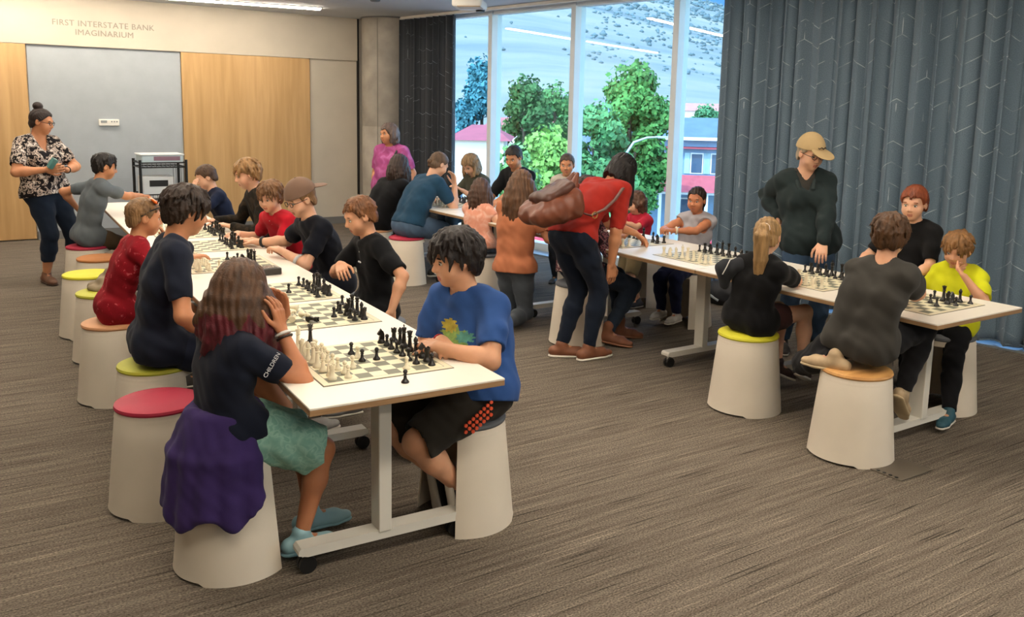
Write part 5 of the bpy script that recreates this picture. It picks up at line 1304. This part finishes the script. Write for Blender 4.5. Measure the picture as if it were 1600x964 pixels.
Person('boy in navy shielding his face with a hand at the far table', 1.30, (2.22, 8.28, .53), (2.03, 8.27, 1.045), 185, hyaw=178, hpitch=22, skin=SK3, handR=dict(t=(1.86, 8.4, .775)), handL=dict(t=(1.90, 8.17, .93), pole=(-.2, -.6, -1), fd=(.1, .1, 1), pn=(1, .3, 0)),
       footR=dict(t=(1.85, 8.35, .085)), footL=dict(t=(1.85, 8.2, .085)), hair=dict(st='short', col='4a3423', t=.012), top=tee('172038', sleeve=.74, hem=-.06, e=.015, name='tee_shirt'), bottom=bot('25262b'), shoes=shoes('44484c'))

Person('woman in a pink mottled tee standing by the concrete column', 1.56, (4.34, 9.32, .81), (4.295, 9.26, 1.41), 214, hyaw=190, hpitch=4, build=1.32, hs=1.0, skin=SK2, bust=1, footR=dict(t=(4.26, 9.34, .08)), footL=dict(t=(4.44, 9.26, .08)),
       hair=dict(st='bob', col='5a4a42', len=.13, t=.012), top=tee(pattern_mat('pink_mottle', [(0, '8a3a6a'), (.5, 'a04a7e'), (.7, 'b3669a')], 12, interp='LINEAR'), sleeve=.78, hem=-.08, e=.020, loose=.014, name='tee_shirt'), bottom=bot('17171b'), shoes=shoes('2b2b2b'), extra=[lambda s: band(s, 1, .92, '222222', .008, 'wrist_watch'), lambda s: s.tubes('shoulder_strap', [[s.sh[-1] * .7 + s.N * .3 + UP * .05 - s.sf * .04, s.sh[-1] * .75 + s.N * .25 + UP * .065, s.sh[-1] * .75 + s.N * .25 + s.sf * .12 - UP * .05, s.sp(.5) + s.sf * .17 - s.sr * .15]], .012, M_BLACK, 6)])
Person('woman all in black with loose dark hair, seated with her back turned', 1.62, (3.76, 8.42, .56), (3.985, 8.33, 1.105), 18, hyaw=30, hpitch=14, skin=SK2, hunch=.08, build=1.1, handR=dict(t=(4.22, 8.28, .78)), handL=dict(t=(4.22, 8.55, .78)), footR=dict(t=(4.10, 8.3, .08)), footL=dict(t=(4.10, 8.5, .08)),
       hair=dict(st='long', col='33251f', len=.20, t=.018, r=.026), top=tee('0d0d10', sleeve=1.7, hem=-.08, e=.018, name='sweater'), bottom=bot('0e0e11'), shoes=shoes('2b2b2b'))
Person('woman in a teal tee and denim skirt on the red stool', 1.66, (3.82, 7.78, .57), (4.175, 7.83, 1.155), 6, hyaw=2, hpitch=30, skin=SK3, hunch=.11, build=1.18, handR=dict(t=(4.31, 7.74, .95), pole=(-.2, -.5, -1), fd=(-.1, .1, 1), pn=(-1, 0, 0)), handL=dict(t=(4.28, 8.0, .78)), footR=dict(t=(4.16, 7.62, .10)), footL=dict(t=(4.15, 7.84, .10)),
       hair=dict(st='tied', col='5b4633', t=.012), top=tee('1f3f56', sleeve=.72, hem=.0, e=.018, loose=.012, name='tee_shirt'), bottom=bot('4d627a', upto=.9, skirt=.10, e=.016, name='skirt'), shoes=shoes('30302f'), extra=[lambda s: s.add('hair_knot', [ell(s.L(0, -.10, -.02), s.ax, [.035, .03, .03], 0)], hair_m('5b4633'), .006)])
Person('woman with wavy light brown hair and olive top, head bent over a board', 1.62, (5.20, 8.84, .56), (5.085, 8.76, 1.075), 186, hyaw=196, hpitch=34, skin=SK3, hunch=.09, handR=dict(t=(4.86, 8.98, .78)), handL=dict(t=(4.90, 8.62, .80)), footR=dict(t=(4.9, 8.95, .08)), footL=dict(t=(4.9, 8.75, .08)),
       hair=dict(st='bob', col='8a6d4c', len=.15, t=.022), top=tee('4a4a3c', sleeve=1.3, hem=-.05, e=.016), bottom=bot('3a4a58'), shoes=shoes('30302f'))
Person('man in a black polo with short greying dark hair', 1.76, (5.22, 7.98, .57), (5.10, 7.88, 1.215), 196, hyaw=206, hpitch=24, skin=SK2, hunch=.07, handR=dict(t=(4.74, 7.92, .79)), handL=dict(t=(4.72, 7.58, .79), pole=(.4, -.6, -.5)), footR=dict(t=(4.85, 8.1, .08)), footL=dict(t=(4.85, 7.85, .08)),
       hair=dict(st='short', col='2a2522', t=.010), top=tee('121315', sleeve=.85, hem=-.05, e=.018, collar=1, name='polo_shirt'), bottom=bot('2a2e38'), shoes=shoes('30302f'))
Person('small girl in peach tie-dye with straight brown hair, seated', 1.22, (3.95, 6.62, .535), (4.02, 6.74, .995), 20, hyaw=38, hpitch=14, skin=SK3, handR=dict(t=(4.22, 6.48, .78)), handL=dict(t=(4.2, 6.80, .78)), footR=dict(t=(4.22, 6.55, .12)), footL=dict(t=(4.22, 6.7, .12)),
       hair=dict(st='long', col='4a3326', len=.24, t=.016, r=.026, out=.03), top=tee(pattern_mat('peach_dye', [(0, 'c98068'), (.45, 'd8957c'), (.6, 'e0b09c'), (.75, 'c9846e')], 13, interp='LINEAR'), sleeve=.4, hem=-.06, e=.018, name='top'), bottom=bot('5a6470'), shoes=shoes('c9c4bb'))
Person('kneeling girl with very long brown hair, orange top and grey jeans', 1.50, (3.80, 5.82, .46), (3.885, 5.88, 1.12), 24, hyaw=36, hpitch=18, skin=SK2, near=True, handR=dict(t=(4.10, 5.78, .80), curl=.7), handL=dict(t=(4.08, 6.05, .80), curl=.7), footR=dict(t=(3.55, 5.60, .065), toe=(-.8, -.4, -.15), pole=(.5, .25, -1)), footL=dict(t=(3.50, 5.82, .065), toe=(-.8, -.4, -.15), pole=(.5, .25, -1)),
       hair=dict(st='long', col='5b3f29', len=.42, n=17, t=.018, out=.065, r=.031, tip=.014), top=tee('b87350', sleeve=.68, hem=-.02, e=.016, name='tee_shirt'), bottom=bot('4a5057', e=.014), shoes=shoes('3a3c40'))
Person('small boy with cropped hair standing by the window beyond the tables', 1.30, (5.17, 7.06, .67), (5.17, 7.02, 1.19), 215, hyaw=228, hpitch=8, skin=SK2, hair=dict(st='short', col='4a3c34', t=.008), top=tee('b9b2a6', sleeve=.7, hem=-.06, e=.014), bottom=bot('2e3138'), shoes=shoes('2b2b2b'))
Person('woman in a red sweater and dark jeans bending over the chess board', 1.68, (3.60, 4.80, .86), (4.085, 4.88, 1.30), 8, hyaw=2, hpitch=52, skin=SK2, hunch=.16, near=True, hs=.98, shrug=.02, handR=dict(t=(3.87, 4.70, .66), pole=(-.4, -.4, 0), fd=(.1, .05, -1), pn=(0, 1, 0)), handL=dict(t=(4.25, 4.90, .835), pole=(-.2, .3, -.6), fd=(.7, -.25, -.55), pn=(-.5, 0, -.8), curl=.75),
       footR=dict(t=(3.70, 4.71, .08), toe=(1, .0, 0), pole=(1, 0, .1)), footL=dict(t=(3.58, 4.86, .08), toe=(.8, -.5, 0), pole=(1, 0, .1)), hair=dict(st='long', col='15100f', len=.27, n=16, a0=-190, a1=130, t=.014, r=.022, out=.0, fwd=.0), top=tee('98251c', sleeve=.98, hem=-.005, e=.016, name='sweater', loose=.004), bottom=bot('121a28', e=.010), shoes=shoes('7a4a30'))
Person('seated person in a floral top and dark jeans, half hidden behind the bending woman', 1.60, (3.92, 5.13, .565), (4.03, 5.20, 1.12), 0, hyaw=5, hpitch=20, skin=SK2, handR=dict(t=(4.22, 5.02, .785)), handL=dict(t=(4.22, 5.32, .785)), footR=dict(t=(4.05, 4.93, .10), toe=(.55, -.65, -.1), pole=(1, -.2, .5)), footL=dict(t=(4.27, 5.06, .09), toe=(.9, -.4, -.1), pole=(1, 0, .5)),
       hair=dict(st='short', col='2a1d16', t=.014), top=tee(pattern_mat('floral', [(0, '2a1c24'), (.45, '8a5a60'), (.52, '2e2029'), (.62, 'b9a29c')], 24), sleeve=1.0, hem=-.02, e=.015), bottom=bot('26303e', e=.010), shoes=shoes('7b4c33', mat('sole_tan', '8a5c40', .7), .04), near=True)
Person('toddler in a red top and khaki shorts beyond the bending woman', 1.06, (5.12, 5.90, .545), (5.12, 5.91, .925), 182, hyaw=168, hpitch=20, skin=SK3, handR=dict(t=(4.86, 5.98, .79)), handL=dict(t=(4.86, 5.80, .79)), footR=dict(t=(5.14, 5.96, .06)), footL=dict(t=(5.10, 5.80, .06)), hair=dict(st='bob', col='5b4030', len=.05, t=.014), top=tee('b3243a', sleeve=.7, hem=-.03, e=.013), bottom=bot('8a7a5a', upto=.95, flare=.015, name='shorts'), shoes=shoes('3a3f4a'))
Person('girl in a pale grey ruffled top with a dark ponytail, facing the room', 1.24, (5.06, 5.16, .535), (5.10, 5.14, 1.025), 196, hyaw=206, hpitch=6, skin='c4805c', handR=dict(t=(4.80, 5.16, .80), fd=(-.7, -.6, .1), pole=(.2, 1, -.4), curl=.8), handL=dict(t=(4.80, 5.08, .80), fd=(-.8, .4, .1), pole=(.5, -1, -.3), curl=.7), footR=dict(t=(4.86, 5.24, .12)), footL=dict(t=(4.86, 5.06, .12)), near=True,
       hair=dict(st='pony', col='2a1c17', len=.15, r=.016, tie='d9c9c0', bz=.03), top=tee('a9a6ab', sleeve=.16, hem=-.05, e=.014, loose=.02, name='top'), bottom=bot('1d2340'), shoes=shoes('c9c4bb'), extra=[lambda s: band(s, -1, .86, 'd9cdb4', .009, 'bracelet')])
Person('woman in a tan baseball cap and dark green jacket standing by the curtain', 1.60, (5.22, 4.10, .84), (5.20, 4.13, 1.455), 226, hyaw=256, hpitch=16, build=1.1, hs=1.0, skin=SK3, near=True, bust=1, sw=.165, handR=dict(t=(5.13, 4.32, .98), pole=(.35, .9, -.2), fd=(.3, -.2, -.9), pn=(.3, -1, 0)), handL=dict(t=(5.06, 3.86, .80), pole=(.6, -.8, .2)), footR=dict(t=(5.12, 4.20, .08)), footL=dict(t=(5.30, 4.05, .08)),
       hair=dict(st='tied', col='9a8a72', t=.01), cap=dict(col='b39a70', dir=1, z=.035, vol=.016, mark='3a2f24'), glasses='5a2a24', top=tee('232d2e', sleeve=1.93, hem=-.16, e=.017, loose=.012, vneck=.10, neck=.012, name='jacket', fold=.006), bottom=bot('33465c', e=.016), shoes=shoes('3a3633'),
       extra=[lambda s: s.add('undershirt', s.torso(.004, low=False) + [cap(s.N, s.L(0, -.01, -.04), .055, .055, .006, t='s')], cloth('3c3a36'), .008), lambda s: s.add('jacket_collar', [cap(s.N - s.sf * .07 + UP * .03, s.N + s.sr * sd * .075 + UP * .015, .016, .016, .01) for sd in (-1, 1)] + [cap(s.N + s.sr * sd * .075 + UP * .015, s.N + s.sr * sd * .05 + s.sf * .13 - UP * .09, .018, .012, .01) for sd in (-1, 1)], cloth('2b3637'), .006)])
Person('girl in a black tee with a long blond ponytail on the yellow stool', 1.34, (3.90, 3.45, .54), (3.94, 3.39, 1.03), 2, hyaw=28, hpitch=14, near=True, skin=SK3, handR=dict(t=(4.22, 3.46, .775), pole=(.3, -1, -.5), fd=(.3, 1, 0)), handL=dict(t=(4.20, 3.60, .775)), footR=dict(t=(4.22, 3.30, .24), toe=(.7, .3, -.3), pole=(1, -.2, .8)), footL=dict(t=(4.20, 3.47, .22), toe=(.7, -.2, -.3), pole=(1, .1, .8)),
       hair=dict(st='pony', col='8f7048', len=.34, r=.026, tie='8a6a3a', bz=.035), top=tee('0c0c0e', sleeve=.80, hem=-.05, e=.016, loose=.012, name='tee_shirt'), bottom=bot('3a2322', upto=.55, name='shorts'), shoes=shoes('3b2a26'), extra=[girl_hood])
Person('boy in a dark grey tee with brown hair on the birch-topped stool', 1.44, (3.84, 2.66, .60), (3.925, 2.60, 1.135), 4, hyaw=30, hpitch=16, near=True, skin=SK1, hunch=.07, build=1.08, handR=dict(t=(4.24, 2.66, .79), pole=(.4, -1, -.5), fd=(-.1, 1, .2)), handL=dict(t=(4.27, 2.78, .79), pole=(.5, 1, -.5), fd=(.3, -.9, .1)), footR=dict(t=(4.12, 2.58, .30), toe=(.6, .2, -.6), pole=(1, -.2, .6)), footL=dict(t=(3.72, 2.71, .515), toe=(-.25, .98, .0), pole=(.8, .6, .2)),
       hair=dict(st='mop', col='4a3018', t=.016), top=tee('3c3a36', sleeve=.72, hem=-.06, e=.018, loose=.012, name='tee_shirt', fold=.005), bottom=bot('17171a'), shoes=shoes('b29a78', mat('sole_cream', 'c2ad88', .7)))
Person('red-haired boy in a black tee standing behind the window-row table', 1.30, (5.12, 3.26, .67), (5.12, 3.24, 1.185), 196, hyaw=196, hpitch=6, near=True, skin=SK3, handR=dict(t=(4.85, 3.42, .80)), handL=dict(t=(4.92, 3.10, .74)), hair=dict(st='short', col='74371a', t=.014, vol=.008), top=tee('0e0e10', sleeve=.8, hem=-.08, e=.014, name='tee_shirt'), bottom=bot('1b1d24'), shoes=shoes('3a3c40'))
Person('boy in a neon yellow tee resting his chin on his hand', 1.24, (4.98, 2.86, .54), (5.02, 2.87, .955), 186, hyaw=194, hpitch=18, near=True, skin=SK1, build=1.05, handR=dict(t=(4.86, 2.98, .66)), handL=dict(t=(4.885, 2.735, .822), pole=(-.7, -.9, -.9), fd=(.35, .62, .30), pn=(.5, -.1, .8), th=(.2, .3, 1), curl=.9), footR=dict(t=(4.75, 2.95, .08)), footL=dict(t=(4.62, 2.60, .085), toe=(-1, -.25, 0)),
       hair=dict(st='mop', col='7a5630', t=.013), top=tee('c9cc1e', sleeve=.74, hem=-.10, e=.016, loose=.012, name='tee_shirt', fold=.005), bottom=bot('0c0c0f', e=.012), shoes=dict(m=mat('shoe_teal', '27505c', .6), sm=WS))

# ---------------------------------------------------------------- bags
def backpack():
    root = empty('leather_backpack', (3.36, 4.70, .95), label='brown leather backpack slung on the back of the bending woman', cat='backpack'); O = V3(3.36, 4.70, .95)
    m = mat('brown_leather', '6b3a26', .42, noise=(9, .22), bump=(60, .2, .004)); md = mat('dark_leather', '4a281b', .45, noise=(9, .2))
    def ad(n, ops, mm, h=.006):
        V, Q = solid(ops, h); return link(n, quick_mesh(n, V - O, Q, mm), root)
    y0, y1 = V3(0, -.09, 0), V3(0, .09, 0); a = V3(3.27, 4.70, 1.06); b = V3(3.46, 4.74, 1.10)
    ad('bag_body', [cap(a + y0, b + y0, .085, .095, .03), cap(a + y1, b + y1, .085, .095, .03), cap(a + V3(-.05, -.08, -.02), a + V3(-.05, .08, -.02), .065, .065, .04), cap(b + y0 + V3(.02, 0, .06), b + y1 + V3(.02, 0, .06), .05, .05, .05), folds(.008, 26, 3), folds(.003, 60, 1)], m)
    ad('flap', [cap(V3(3.26, 4.63, 1.145), V3(3.26, 4.77, 1.145), .030, .030, .03), cap(V3(3.26, 4.63, 1.145), V3(3.47, 4.66, 1.225), .030, .034, .04), cap(V3(3.26, 4.77, 1.145), V3(3.47, 4.80, 1.225), .030, .034, .04), cap(V3(3.26, 4.70, 1.15), V3(3.47, 4.73, 1.235), .035, .036, .05), folds(.004, 40, 5)], md)
    ad('top_gusset', [cap(V3(3.47, 4.66, 1.18), V3(3.55, 4.70, 1.30), .040, .014, .03), cap(V3(3.47, 4.78, 1.18), V3(3.55, 4.74, 1.30), .040, .014, .03), cap(V3(3.48, 4.72, 1.12), V3(3.55, 4.72, 1.22), .05, .03, .03)], m)
    MB().tube([Vector(p - O) for p in (V3(3.50, 4.64, 1.06), V3(3.60, 4.60, 1.03), V3(3.70, 4.585, 1.07), V3(3.80, 4.60, 1.13), V3(3.90, 4.64, 1.20))], .017, 8, rx=.4).build('strap', md, root, smooth=True)
    MB().tube([Vector(V3(3.615 + .022 * math.cos(t), 4.580, 1.035 + .022 * math.sin(t)) - O) for t in np.linspace(0, 6.283, 9)[:-1]], .004, 6, True).build('buckle', mat('brass', 'b9975a', .3, metal=.9), root, smooth=True)
backpack()
def floor_bag():
    root = empty('black_bag', (5.92, 5.58, 0), label='black bag slumped on the floor below the curtain edge', cat='bag')
    o = [ell((0, 0, .10), ((1, 0, 0), (0, 1, 0), (0, 0, 1)), (.15, .20, .13), .03), ell((.03, -.1, .12), ((1, 0, 0), (0, 1, 0), (0, 0, 1)), (.10, .10, .12), .04), folds(.008, 40, 2), plane_cut((0, 0, 0.0), (0, 0, -1))]
    V, Q = solid(o, .008); link('bag_body', quick_mesh('bag_body', V, Q, mat('black_nylon', '1b1c20', .6, noise=(8, .2))), root)
    MB().tube([(0, -.10, .2), (-.08, -.05, .28), (-.10, .05, .27), (0, .10, .2)], .010, 8).build('handle', M_BLACK, root, smooth=True)
    MB().tube([(-.13, -.08, .05), (-.155, 0, .09), (-.14, .08, .07)], .012, 8).build('strap', mat('strap_grey', '9aa0a4', .6), root, smooth=True)
floor_bag()
